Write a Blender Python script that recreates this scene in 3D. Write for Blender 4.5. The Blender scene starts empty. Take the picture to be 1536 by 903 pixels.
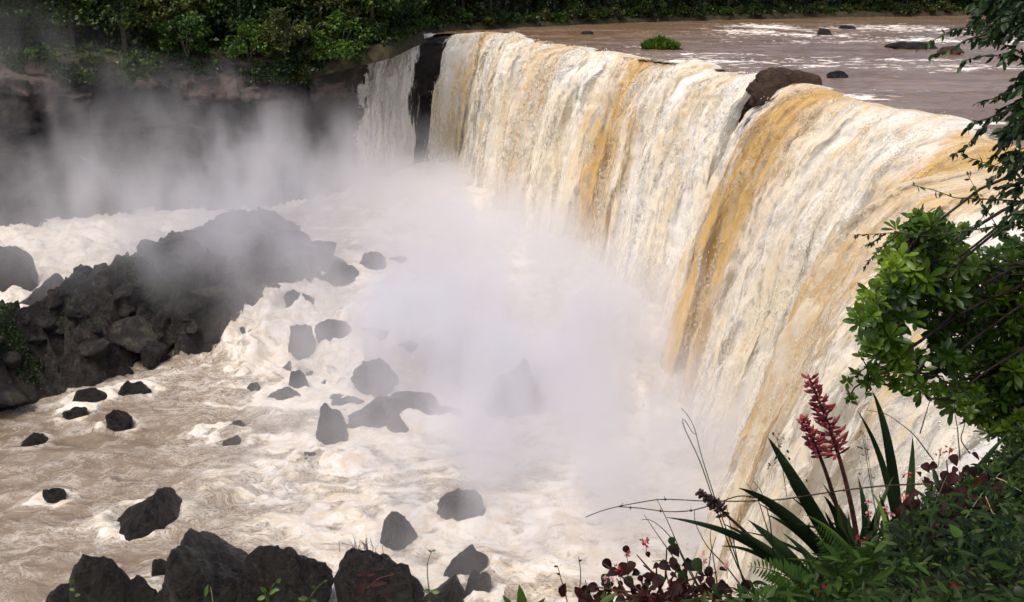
import bpy, bmesh, math, random
import numpy as np
from mathutils import Vector, Matrix

SC = bpy.context.scene
COL = SC.collection
R = math.radians
rng = np.random.default_rng(7)
random.seed(7)

# ------------------------------------------------------------------ camera
W0, H0, F0 = 1536.0, 903.0, 1475.0
CAM = np.array((0.0, 0.0, 7.0))
PITCH = math.atan((451.5 + 35.0) / F0)
cp, sp = math.cos(PITCH), math.sin(PITCH)
cam = bpy.data.cameras.new('camera')
cam.sensor_width = 36.0
cam.lens = F0 / W0 * 36.0
cam.clip_start = 0.05
cam.clip_end = 6000.0
cam_o = bpy.data.objects.new('camera', cam)
COL.objects.link(cam_o)
cam_o.location = CAM
cam_o.rotation_euler = (math.pi / 2 - PITCH, 0, 0)
SC.camera = cam_o

def ray(px, py):
    x, y = (px - W0 / 2) / F0, -(py - H0 / 2) / F0
    return np.array((x, cp + y * sp, -sp + y * cp))
def P(px, py, z=0.0):                     # where the line of sight meets height z
    r = ray(px, py)
    return CAM + r * ((z - CAM[2]) / r[2])
def Q(px, py, Y):                         # a point at ground distance Y
    r = ray(px, py)
    return CAM + r * (Y / r[1])

# ------------------------------------------------------------------ noise
def _hash(ix, iy, iz, seed):
    n = (ix.astype(np.int64) * 374761393 + iy.astype(np.int64) * 668265263 + iz.astype(np.int64) * 1440662683 + seed * 974634777) & 0xFFFFFFFF
    n = ((n ^ (n >> 13)) * 1274126177) & 0xFFFFFFFF
    n = ((n ^ (n >> 16)) * 2246822519) & 0xFFFFFFFF
    n = n ^ (n >> 15)
    return n.astype(np.float64) / 2147483647.5 - 1.0
def vnoise(x, y, z=0.0, seed=0):
    x, y, z = np.broadcast_arrays(np.asarray(x, float), np.asarray(y, float), np.asarray(z, float))
    fx, fy, fz = np.floor(x), np.floor(y), np.floor(z)
    u, v, w = x - fx, y - fy, z - fz
    u = u * u * u * (u * (u * 6 - 15) + 10); v = v * v * v * (v * (v * 6 - 15) + 10); w = w * w * w * (w * (w * 6 - 15) + 10)
    h = lambda a, b, c: _hash(fx + a, fy + b, fz + c, seed)
    x00 = h(0, 0, 0) * (1 - u) + h(1, 0, 0) * u; x10 = h(0, 1, 0) * (1 - u) + h(1, 1, 0) * u
    x01 = h(0, 0, 1) * (1 - u) + h(1, 0, 1) * u; x11 = h(0, 1, 1) * (1 - u) + h(1, 1, 1) * u
    return (x00 * (1 - v) + x10 * v) * (1 - w) + (x01 * (1 - v) + x11 * v) * w
def fbm(x, y, z=0.0, o=4, seed=0, gain=0.5):
    x, y, z = np.asarray(x, float), np.asarray(y, float), np.asarray(z, float)
    a, t, s = 1.0, 0.0, 0.0
    for i in range(o):
        t = t + a * vnoise(x, y, z, seed + i * 17); s += a; a *= gain
        x, y = 2.03 * (x * 0.8 - y * 0.6) + 3.1, 2.03 * (x * 0.6 + y * 0.8) + 7.7
        z = z * 2.03 + 1.3
    return t / s
def fbm_a(x, y, z=0.0, o=4, seed=0, gain=0.5):     # axis-aligned: keeps stretched streaks stretched
    x, y, z = np.asarray(x, float), np.asarray(y, float), np.asarray(z, float)
    a, t, s = 1.0, 0.0, 0.0
    for i in range(o):
        t = t + a * vnoise(x, y, z, seed + i * 17); s += a; a *= gain
        x, y, z = x * 2.07 + 3.1, y * 1.9 + 7.7, z * 2.03 + 1.3
    return t / s
def sstep(a, b, x):
    t = np.clip((np.asarray(x, float) - a) / (b - a), 0, 1)
    return t * t * (3 - 2 * t)

# ------------------------------------------------------------------ objects
def setp(o, label=None, cat=None, group=None, kind=None):
    if label: o['label'] = label
    if cat: o['category'] = cat
    if group: o['group'] = group
    if kind: o['kind'] = kind
    return o
def link(name, me, mat=None, parent=None, loc=None):
    o = bpy.data.objects.new(name, me)
    COL.objects.link(o)
    if mat is not None: me.materials.append(mat)
    if parent is not None: o.parent = parent
    if loc is not None: o.location = loc
    return o
def empty(name, loc=(0, 0, 0)):
    o = bpy.data.objects.new(name, None)
    COL.objects.link(o)
    o.location = loc
    o.empty_display_size = 0.2
    return o
def copy_thing(root, loc, rz=0.0, sc=1.0):
    c = root.copy(); COL.objects.link(c)
    c.location = loc; c.rotation_euler = (0, 0, rz); c.scale = (sc, sc, sc) if not isinstance(sc, tuple) else sc
    for ch in list(root.children):
        d = ch.copy(); COL.objects.link(d); d.parent = c
    return c

def mesh_np(name, V, F, attrs=None, uv=None, smooth=True):
    """V (n,3); F a list of int arrays (m,3) or (m,4)."""
    me = bpy.data.meshes.new(name)
    V = np.asarray(V, np.float32)
    F = [np.asarray(f, np.int32) for f in (F if isinstance(F, list) else [F]) if len(f)]
    loops = np.concatenate([f.ravel() for f in F]) if F else np.zeros(0, np.int32)
    tot = np.concatenate([np.full(len(f), f.shape[1], np.int32) for f in F])
    start = np.concatenate(([0], np.cumsum(tot)[:-1])).astype(np.int32)
    me.vertices.add(len(V)); me.vertices.foreach_set('co', V.ravel())
    me.loops.add(len(loops)); me.loops.foreach_set('vertex_index', loops)
    me.polygons.add(len(tot)); me.polygons.foreach_set('loop_start', start)
    if smooth: me.polygons.foreach_set('use_smooth', np.ones(len(tot), bool))
    for k, a in (attrs or {}).items():
        me.attributes.new(k, 'FLOAT', 'POINT').data.foreach_set('value', np.asarray(a, np.float32).ravel())
    if uv is not None:
        l = me.uv_layers.new(name='UVMap')
        l.data.foreach_set('uv', np.asarray(uv, np.float32)[loops].ravel())
    me.update(calc_edges=True)
    me.validate()
    return me
def grid_faces(nu, nv, off=0):            # index = i*nv + j
    i, j = np.meshgrid(np.arange(nu - 1), np.arange(nv - 1), indexing='ij')
    a = (i * nv + j).ravel() + off
    return np.stack((a, a + nv, a + nv + 1, a + 1), 1)

class MB:
    """collects batches of vertices and faces into one mesh, with a per-vertex 'var'"""
    def __init__(s): s.V, s.T, s.Q4, s.A, s.n = [], [], [], [], 0
    def add(s, V, F, var=0.5):
        V = np.asarray(V, float).reshape(-1, 3); F = np.asarray(F, int)
        (s.T if F.shape[1] == 3 else s.Q4).append(F + s.n)
        s.A.append(np.broadcast_to(np.asarray(var, float), (len(V),)) if np.ndim(var) < 1 else np.asarray(var, float))
        s.V.append(V); s.n += len(V)
    def mesh(s, name, smooth=True):
        F = []
        if s.T: F.append(np.concatenate(s.T))
        if s.Q4: F.append(np.concatenate(s.Q4))
        return mesh_np(name, np.concatenate(s.V), F, {'var': np.concatenate(s.A)}, smooth=smooth)
    def tube(s, pts, rad, n=6, var=0.5):
        pts = np.asarray(pts, float); m = len(pts)
        rad = np.broadcast_to(np.asarray(rad, float), (m,))
        t = np.gradient(pts, axis=0); t /= np.linalg.norm(t, axis=1)[:, None] + 1e-9
        up = np.array((0.13, 0.27, 0.95)); a = np.cross(t, up); a /= np.linalg.norm(a, axis=1)[:, None] + 1e-9
        b = np.cross(t, a)
        ang = np.arange(n) * 2 * math.pi / n
        V = pts[:, None] + rad[:, None, None] * (a[:, None] * np.cos(ang)[None, :, None] + b[:, None] * np.sin(ang)[None, :, None])
        i, j = np.meshgrid(np.arange(m - 1), np.arange(n), indexing='ij')
        A0 = (i * n + j).ravel(); B0 = (i * n + (j + 1) % n).ravel()
        s.add(V.reshape(-1, 3), np.stack((A0, B0, B0 + n, A0 + n), 1), var)
    def leaves(s, tpl, pos, d, up, L, var, wid=1.0):
        """tpl (verts x=along 0..1, y=side, z=up ; faces)."""
        tv, tf = tpl
        pos, d, up = np.asarray(pos, float), np.asarray(d, float), np.asarray(up, float)
        n = len(pos); L = np.broadcast_to(np.asarray(L, float), (n,)); wid = np.broadcast_to(np.asarray(wid, float), (n,))
        d = d / (np.linalg.norm(d, axis=1)[:, None] + 1e-9)
        side = np.cross(up, d); side /= np.linalg.norm(side, axis=1)[:, None] + 1e-9
        nn = np.cross(d, side)
        k = len(tv)
        V = pos[:, None] + L[:, None, None] * (d[:, None] * tv[None, :, 0:1] + side[:, None] * tv[None, :, 1:2] * wid[:, None, None] + nn[:, None] * tv[None, :, 2:3])
        F = (tf[None] + (np.arange(n) * k)[:, None, None]).reshape(-1, tf.shape[1])
        s.add(V.reshape(-1, 3), F, np.repeat(np.broadcast_to(np.asarray(var, float), (n,)), k))

def tpl_leaf(prof, droop=0.15, fold=0.12):
    """leaf from (x, halfwidth) stations; quads both sides of a midrib"""
    V, F = [], []
    for x, w in prof:
        z = -droop * x * x
        V += [(x, -w, z + fold * w * 2), (x, 0, z), (x, w, z + fold * w * 2)]
    for i in range(len(prof) - 1):
        a = i * 3
        F += [(a, a + 1, a + 4, a + 3), (a + 1, a + 2, a + 5, a + 4)]
    return np.array(V, float), np.array(F, int)
T_LANCE = tpl_leaf([(0, .01), (.25, .10), (.55, .13), (.8, .08), (1, .005)])
T_OBOV = tpl_leaf([(0, .02), (.3, .09), (.6, .17), (.82, .15), (1, .01)], .22)
T_OVAL = tpl_leaf([(0, .03), (.25, .24), (.55, .28), (.8, .17), (1, .01)], .2)
T_HEART = tpl_leaf([(-.12, .18), (.02, .42), (.25, .50), (.55, .38), (.8, .18), (1, .01)], .3, .15)
T_QUAD = (np.array([(0, -.35, 0), (1, -.3, -.1), (1, .3, -.1), (0, .35, 0)], float), np.array([(0, 1, 2, 3)]))
T_SPRAY = (np.array([(0, 0, 0), (.35, -.3, .05), (1, -.12, -.15), (.8, .1, -.05), (.45, .38, .02)], float), np.array([(0, 1, 2), (0, 2, 3), (0, 3, 4)]))
def rdirs(n, r=None):
    v = (r or rng).normal(size=(n, 3))
    return v / np.linalg.norm(v, axis=1)[:, None]

# ------------------------------------------------------------------ materials
class NT:
    def __init__(s, name):
        s.m = bpy.data.materials.new(name); s.m.use_nodes = True
        s.t = s.m.node_tree; s.t.nodes.clear()
        s.out = s.t.nodes.new('ShaderNodeOutputMaterial')
    def n(s, typ, ins=None, out=0, **props):
        nd = s.t.nodes.new(typ)
        for k, v in props.items(): setattr(nd, k, v)
        for k, v in (ins or {}).items():
            if isinstance(v, bpy.types.NodeSocket): s.t.links.new(v, nd.inputs[k])
            else: nd.inputs[k].default_value = v
        return nd.outputs[out] if out is not None else nd
    def math(s, op, a, b=0.0, c=0.0, clamp=False):
        return s.n('ShaderNodeMath', {0: a, 1: b, 2: c}, operation=op, use_clamp=clamp)
    def mul(s, a, b): return s.math('MULTIPLY', a, b)
    def add(s, a, b): return s.math('ADD', a, b)
    def ramp(s, v, a, b, lo=0.0, hi=1.0):
        return s.n('ShaderNodeMapRange', {'Value': v, 'From Min': a, 'From Max': b, 'To Min': lo, 'To Max': hi}, interpolation_type='SMOOTHSTEP')
    def mix(s, f, a, b):
        nd = s.n('ShaderNodeMix', None, None, data_type='RGBA')
        for sock, v in ((nd.inputs[0], f), (nd.inputs[6], a), (nd.inputs[7], b)):
            if isinstance(v, bpy.types.NodeSocket): s.t.links.new(v, sock)
            else: sock.default_value = v if not isinstance(v, tuple) or len(v) == 4 else (*v, 1.0)
        return nd.outputs[2]
    def attr(s, name): return s.n('ShaderNodeAttribute', None, 2, attribute_name=name)
    def noise(s, vec, scale, detail=4.0, rough=0.55, dist=0.0, out=0):
        return s.n('ShaderNodeTexNoise', {'Vector': vec, 'Scale': scale, 'Detail': detail, 'Roughness': rough, 'Distortion': dist}, out)
    def mapv(s, vec, scale=(1, 1, 1), rot=(0, 0, 0)):
        return s.n('ShaderNodeMapping', {'Vector': vec, 'Scale': scale, 'Rotation': rot})
    def pos(s): return s.n('ShaderNodeNewGeometry', None, 0)
    def objpos(s): return s.n('ShaderNodeTexCoord', None, 3)
    def bump(s, h, strength, dist):
        return s.n('ShaderNodeBump', {'Height': h, 'Strength': strength, 'Distance': dist})
    def surf(s, sh): s.t.links.new(sh, s.out.inputs[0]); return s.m
    def bsdf(s, **k):
        nm = {'col': 'Base Color', 'rough': 'Roughness', 'normal': 'Normal', 'spec': 'Specular IOR Level', 'alpha': 'Alpha'}
        return s.n('ShaderNodeBsdfPrincipled', {nm[a]: (v if not isinstance(v, tuple) else (*v, 1.0)) for a, v in k.items()})

def mat_fall(name, alpha_bias, tint=1.0, ochre=(0.60, 0.385, 0.125)):
    t = NT(name)
    uv = t.n('ShaderNodeUVMap', None, 0)
    st = t.noise(t.mapv(uv, (.75, .16, 1)), 1.0, 5, .6, .4)
    fine = t.noise(t.mapv(uv, (2.5, .85, 1)), 1.0, 6, .64, .4)
    grain = t.noise(t.mapv(uv, (8.5, 3.2, 1)), 1.0, 4, .7, .3)
    och = t.attr('ochre')
    base = t.mix(t.ramp(st, .40, .62), (.88, .875, .85), (.84, .785, .65) if tint > .5 else (.87, .85, .79))
    of = t.math('ADD', och, t.mul(t.add(fine, -.5), 1.5))
    of = t.math('ADD', of, t.mul(t.add(st, -.5), .9))
    of = t.math('ADD', of, t.mul(t.add(grain, -.5), .8))
    of = t.mul(t.ramp(of, .15, 1.15), t.ramp(och, .02, .25))
    base = t.mix(of, base, (*ochre,))
    # thin translucent troughs show grey-brown water
    gg = t.add(t.mul(fine, .5), t.mul(grain, .5))
    base = t.mix(t.mul(t.ramp(gg, .38, .56, .40 * tint, 0.0), t.ramp(t.attr('grey'), 0, .5, .35, 1.0)), base, (.56, .48, .36))
    gaps = t.ramp(gg, .36, .47, 1.0, 0.0)
    base = t.mix(t.mul(t.mul(gaps, t.attr('grey')), .6), base, (.30, .275, .24))
    h = t.add(t.mul(fine, 1.0), t.mul(grain, .45))
    b = t.bump(h, .45, .2)
    al = t.math('ADD', t.attr('dens'), t.mul(t.add(t.add(t.mul(st, .5), t.add(t.mul(fine, .6), t.mul(grain, .3))), -.7), 2.2))
    al = t.ramp(al, alpha_bias, alpha_bias + .42)
    d = t.bsdf(col=base, rough=.6, normal=b, spec=.2)
    tl = t.n('ShaderNodeBsdfTranslucent', {'Color': base, 'Normal': b})
    d = t.n('ShaderNodeMixShader', {0: .28, 1: d, 2: tl})
    return t.surf(t.n('ShaderNodeMixShader', {0: al, 1: t.n('ShaderNodeBsdfTransparent'), 2: d}))

def mat_pool():
    t = NT('churned brown water')
    p = t.pos()
    w = t.noise(t.mapv(p, (.16, .26, .2)), 1.0, 3, .5, 0, 1)
    wv = t.n('ShaderNodeVectorMath', {0: w, 1: (.5, .5, .5)}, operation='SUBTRACT')
    wv = t.n('ShaderNodeVectorMath', {0: wv, 'Scale': 7.0}, operation='SCALE')
    q = t.n('ShaderNodeVectorMath', {0: p, 1: wv}, operation='ADD')
    q = t.mapv(q, (.42, .85, .6), (0, 0, R(-16)))
    n1 = t.noise(q, .75, 8, .66, .5)
    n2 = t.noise(q, 2.3, 7, .68, .7)
    n3 = t.noise(q, 8.5, 5, .72, .4)
    vein = t.math('ABSOLUTE', t.add(n2, -.5)); vein = t.ramp(vein, .0, .055, 1.0, 0.0)
    vein2 = t.math('ABSOLUTE', t.add(n3, -.5)); vein2 = t.ramp(vein2, .0, .07, 1.0, 0.0)
    f = t.attr('foam')
    k = t.add(f, t.mul(t.add(n1, -.5), 1.9))
    k = t.add(k, t.mul(t.add(n3, -.5), .9))
    solid = t.ramp(k, .44, .72)
    lace = t.mul(t.math('MAXIMUM', vein, t.mul(vein2, .8)), t.ramp(k, .0, .5))
    white = t.math('MAXIMUM', solid, t.mul(lace, .75))
    brown = t.mix(n1, (.150, .112, .078), (.275, .218, .160))
    tint = t.mix(t.ramp(n2, .42, .62), (.68, .65, .605), (.58, .49, .37))
    col = t.mix(white, brown, tint)
    h = t.add(t.mul(n2, .6), t.add(t.mul(n3, .35), t.mul(white, .25)))
    b = t.bump(h, .55, .4)
    return t.surf(t.bsdf(col=col, rough=t.ramp(white, 0, 1, .22, .7), normal=b, spec=.4))

def mat_river():
    t = NT('brown river water')
    p = t.pos()
    q = t.mapv(p, (.35, .9, 1), (0, 0, R(18)))
    n1 = t.noise(q, .5, 6, .6, .8)
    n2 = t.noise(q, 1.9, 6, .62, .8)
    n3 = t.noise(q, .16, 3, .5, .5)
    f = t.attr('foam')
    k = t.add(f, t.add(t.mul(t.add(n1, -.5), 1.7), t.mul(t.add(n2, -.5), 2.4)))
    white = t.ramp(k, .45, .75)
    col = t.mix(t.ramp(n3, .35, .65), (.185, .110, .058), (.25, .17, .115))
    col = t.mix(white, col, (.80, .75, .68))
    b = t.bump(t.add(n2, t.mul(n1, .8)), .35, .35)
    return t.surf(t.bsdf(col=col, rough=t.ramp(white, 0, 1, .14, .7), normal=b, spec=.5))

def mat_rock(name, c0, c1, c2, rough=(.35, .75), scale=1.0, strata=0.0, moss=None):
    t = NT(name)
    p = t.objpos() if not strata else t.pos()
    n1 = t.noise(p, .55 * scale, 6, .62, .3)
    n2 = t.noise(p, 3.2 * scale, 7, .7, .2)
    wq = t.n('ShaderNodeVectorMath', {0: t.noise(p, 1.1, 4, .6, 0, 1), 'Scale': 1.6}, operation='SCALE')
    wq = t.n('ShaderNodeVectorMath', {0: p, 1: wq}, operation='ADD')
    vo = t.n('ShaderNodeTexVoronoi', {'Vector': t.mapv(wq, (1, 1, 1.6)), 'Scale': 1.1 * scale, 'Randomness': 1.0}, 0, feature='DISTANCE_TO_EDGE')
    crack = t.ramp(vo, .0, .06, 1.0, 0.0)
    f = t.add(n1, t.mul(t.add(n2, -.5), .8))
    col = t.mix(t.ramp(f, .38, .62), c0, c1)
    if strata:
        ba = t.noise(t.mapv(p, (.16, .16, .30)), 1.0, 6, .62, .4)
        zz = t.n('ShaderNodeSeparateXYZ', {0: p}, 2)
        hi = t.ramp(t.add(zz, t.mul(t.add(n1, -.5), 7.0)), -8.5, -4.0)
        col = t.mix(t.mul(t.mul(hi, t.ramp(ba, .50, .60)), strata), col, c2)
    else:
        col = t.mix(t.mul(t.ramp(n2, .55, .7), .5), col, c2)
    if moss is not None:
        nz = t.n('ShaderNodeSeparateXYZ', {0: t.n('ShaderNodeNewGeometry', None, 1)}, 2)
        col = t.mix(t.mul(t.ramp(nz, .45, .8), t.ramp(n1, .50, .60)), col, moss)
    col = t.mix(t.mul(t.mul(crack, .35), t.ramp(n1, .5, .6)), col, (.012, .012, .013))
    n4 = t.noise(p, 9.0 * scale, 6, .7, .4)
    col = t.mix(t.ramp(n4, .52, .72, 0, .55), col, c1)
    h = t.add(t.add(t.add(t.mul(n2, .9), t.mul(n4, .35)), n1), t.mul(t.mul(crack, t.ramp(n1, .48, .6)), -.12))
    b = t.bump(h, 1.0, .55 / scale)
    return t.surf(t.bsdf(col=col, rough=t.ramp(n2, .35, .65, rough[0], rough[1]), normal=b, spec=.32))

def mat_leaf(name, c0, c1, c2=None, trans=.35, rough=.45, spec=.4):
    t = NT(name)
    v = t.attr('var')
    oi = t.n('ShaderNodeObjectInfo', None, 5)
    k = t.add(v, t.mul(t.add(oi, -.5), .35))
    col = t.mix(t.ramp(k, .1, .9), c0, c1)
    if c2 is not None: col = t.mix(t.ramp(v, .86, .98), col, c2)
    d = t.bsdf(col=col, rough=rough, spec=spec)
    tr = t.n('ShaderNodeBsdfTranslucent', {'Color': col})
    return t.surf(t.n('ShaderNodeMixShader', {0: trans, 1: d, 2: tr}))
def mat_plain(name, c0, c1, scale=8.0, rough=.6, spec=.3):
    t = NT(name)
    n = t.noise(t.objpos(), scale, 5, .6)
    return t.surf(t.bsdf(col=t.mix(t.ramp(n, .35, .65), c0, c1), rough=rough, spec=spec, normal=t.bump(n, .4, .05)))
M = {}
M['fall'] = mat_fall('falling white and ochre water', -.12)
M['thin'] = mat_fall('bright falling white water', -.12, .25)
M['pool'] = mat_pool()
M['river'] = mat_river()
M['rock'] = mat_rock('dark wet basalt', (.007, .0065, .0065), (.022, .0195, .018), (.062, .050, .041), (.25, .7))
M['bank'] = mat_rock('rubble basalt', (.016, .0145, .014), (.060, .052, .045), (.15, .125, .105), (.5, .85), .8, moss=(.035, .05, .014))
M['brownrock'] = mat_rock('brown weathered rock', (.045, .027, .018), (.10, .058, .034), (.16, .10, .065), (.45, .8))
M['cliff'] = mat_rock('layered cliff rock', (.020, .018, .018), (.046, .041, .040), (.17, .125, .105), (.5, .85), .5, strata=.9)
M['soil'] = mat_plain('dark forest soil', (.02, .016, .01), (.05, .045, .02), 1.5, .9)
M['bark'] = mat_plain('grey brown bark', (.05, .04, .03), (.13, .11, .085), 6, .85)
M['twig'] = mat_plain('dark twig', (.018, .012, .009), (.05, .03, .022), 30, .7)
M['deadwood'] = mat_plain('bleached dead wood', (.20, .18, .16), (.34, .31, .28), 4, .8)
M['far'] = mat_leaf('far forest leaves', (.011, .030, .008), (.080, .135, .020), trans=.3)
M['farbright'] = mat_leaf('bright shrub leaves', (.026, .066, .010), (.10, .19, .020), trans=.35)
M['farolive'] = mat_leaf('olive shrub leaves', (.04, .055, .012), (.13, .15, .03), trans=.3)
M['tree'] = mat_leaf('fresh tree leaves', (.026, .068, .006), (.17, .28, .018), (.34, .44, .035), trans=.4, rough=.35)
M['hang'] = mat_leaf('hanging branch leaves', (.012, .035, .010), (.045, .095, .018), trans=.35)
M['blade'] = mat_leaf('strap leaf', (.010, .022, .010), (.035, .065, .024), trans=.12, rough=.45, spec=.25)
M['bladelight'] = mat_leaf('pale green strap leaf', (.06, .12, .025), (.16, .26, .05), trans=.45)
M['begonia'] = mat_leaf('dark red leaf', (.010, .003, .003), (.032, .008, .007), (.018, .038, .010), trans=.25, spec=.15, rough=.6)
M['flower'] = mat_leaf('red flower', (.30, .02, .03), (.50, .10, .10), trans=.3)
M['pink'] = mat_leaf('pink flower', (.45, .16, .18), (.65, .38, .38), trans=.3)
M['spike'] = mat_leaf('crimson bracts', (.15, .012, .018), (.31, .05, .055), trans=.15)
M['seed'] = mat_leaf('dark seed head', (.02, .012, .012), (.055, .025, .025), trans=.1)
M['fern'] = mat_leaf('fern frond', (.022, .055, .010), (.07, .14, .022), trans=.4)
M['cover'] = mat_leaf('ground cover leaves', (.006, .015, .004), (.048, .092, .012), (.09, .014, .010), trans=.3, spec=.2)
M['straw'] = mat_plain('dry straw', (.25, .18, .09), (.42, .33, .2), 20, .7)
M['stemred'] = mat_plain('reddish stem', (.05, .016, .012), (.10, .03, .022), 30, .6)
M['stemgreen'] = mat_plain('green stem', (.03, .06, .015), (.08, .13, .03), 30, .6)
M['moss'] = mat_leaf('moss', (.02, .04, .010), (.055, .10, .022), trans=.2)
# ------------------------------------------------------------------ levels
def h_pool(x, y):
    x, y = np.asarray(x, float), np.asarray(y, float)
    v = y + 0.25 * (x + 14) + 1.6 * np.sin(x * .9) + 1.1 * np.sin(x * 2.3 + 1)
    return -20.0 + 2.8 * (.45 * sstep(64, 69, v) + .30 * sstep(70.5, 74, v) + .25 * sstep(75.5, 80, v))
def PW(px, py, dz=0.0):
    z = -19.0
    for _ in range(8):
        p = P(px, py, z); z = float(h_pool(p[0], p[1])) + dz
    return P(px, py, z)

# ------------------------------------------------------------------ the lip of the falls
LIP = [  # px, py, z, dir x, dir y, speed
    (552, 97, -3.0, -.30, -.95, 1.7), (563, 82, -2.0, -.30, -.95, 2.0), (584, 68, -1.0, -.26, -.96, 2.6), (615, 59, -.5, -.28, -.96, 2.6), (652, 52, -.1, -.42, -.91, 2.1),
    (683, 50, 0, -.8, -.6, 2.4), (740, 49, 0, -.84, -.54, 2.5), (775, 56, 0, -.86, -.51, 2.6), (830, 67, 0, -.85, -.5, 2.7), (880, 78, 0, -.88, -.47, 2.8),
    (950, 88, 0, -.9, -.43, 2.9), (1040, 98, 0, -.92, -.4, 2.9), (1125, 112, 0, -.94, -.34, 2.8), (1170, 128, 0, -.95, -.3, 2.8), (1225, 144, 0, -.97, -.2, 3.7),
    (1300, 168, 0, -.98, -.15, 3.8), (1380, 180, 0, -1, -.08, 3.9), (1440, 192, 0, -1, 0, 3.9), (1480, 235, 0, -1, .05, 3.8), (1530, 300, 0, -1, .12, 3.6), (1600, 370, 0, -.98, .18, 3.5), (1740, 500, .2, -.97, .24, 3.2), (1900, 690, .3, -.95, .3, 2.8)]
_c = np.array([(*P(a, b, z)[:2], z, dx, dy, v, a) for a, b, z, dx, dy, v in LIP])
_s = np.concatenate(([0], np.cumsum(np.linalg.norm(np.diff(_c[:, :2], axis=0), axis=1))))
LS = np.linspace(0, _s[-1], 900)
LT = np.stack([np.interp(LS, _s, _c[:, k]) for k in range(7)], 1)
_ker = np.hanning(41); _ker /= _ker.sum()
for k in range(6):
    LT[:, k] = np.convolve(np.pad(LT[:, k], 20, mode='edge'), _ker, 'valid')
def lip_at(s): return [np.interp(s, LS, LT[:, k]) for k in range(7)]
def s_of_px(px): return float(np.interp(px, LT[:, 6], LS))
OCHRE = [(600, 14, .15), (712, 10, .35), (742, 9, .85), (785, 14, .50), (815, 14, .55), (855, 18, .60), (910, 12, .35), (968, 30, .98), (1012, 22, .80), (1062, 18, .45), (1112, 14, .50),
         (1232, 34, 1.0), (1268, 22, .55), (1305, 20, .48), (1345, 20, .42), (1395, 16, .36), (1480, 22, .95), (1520, 26, .7), (1575, 20, .3), (1650, 40, .6), (1760, 40, .4)]

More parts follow.
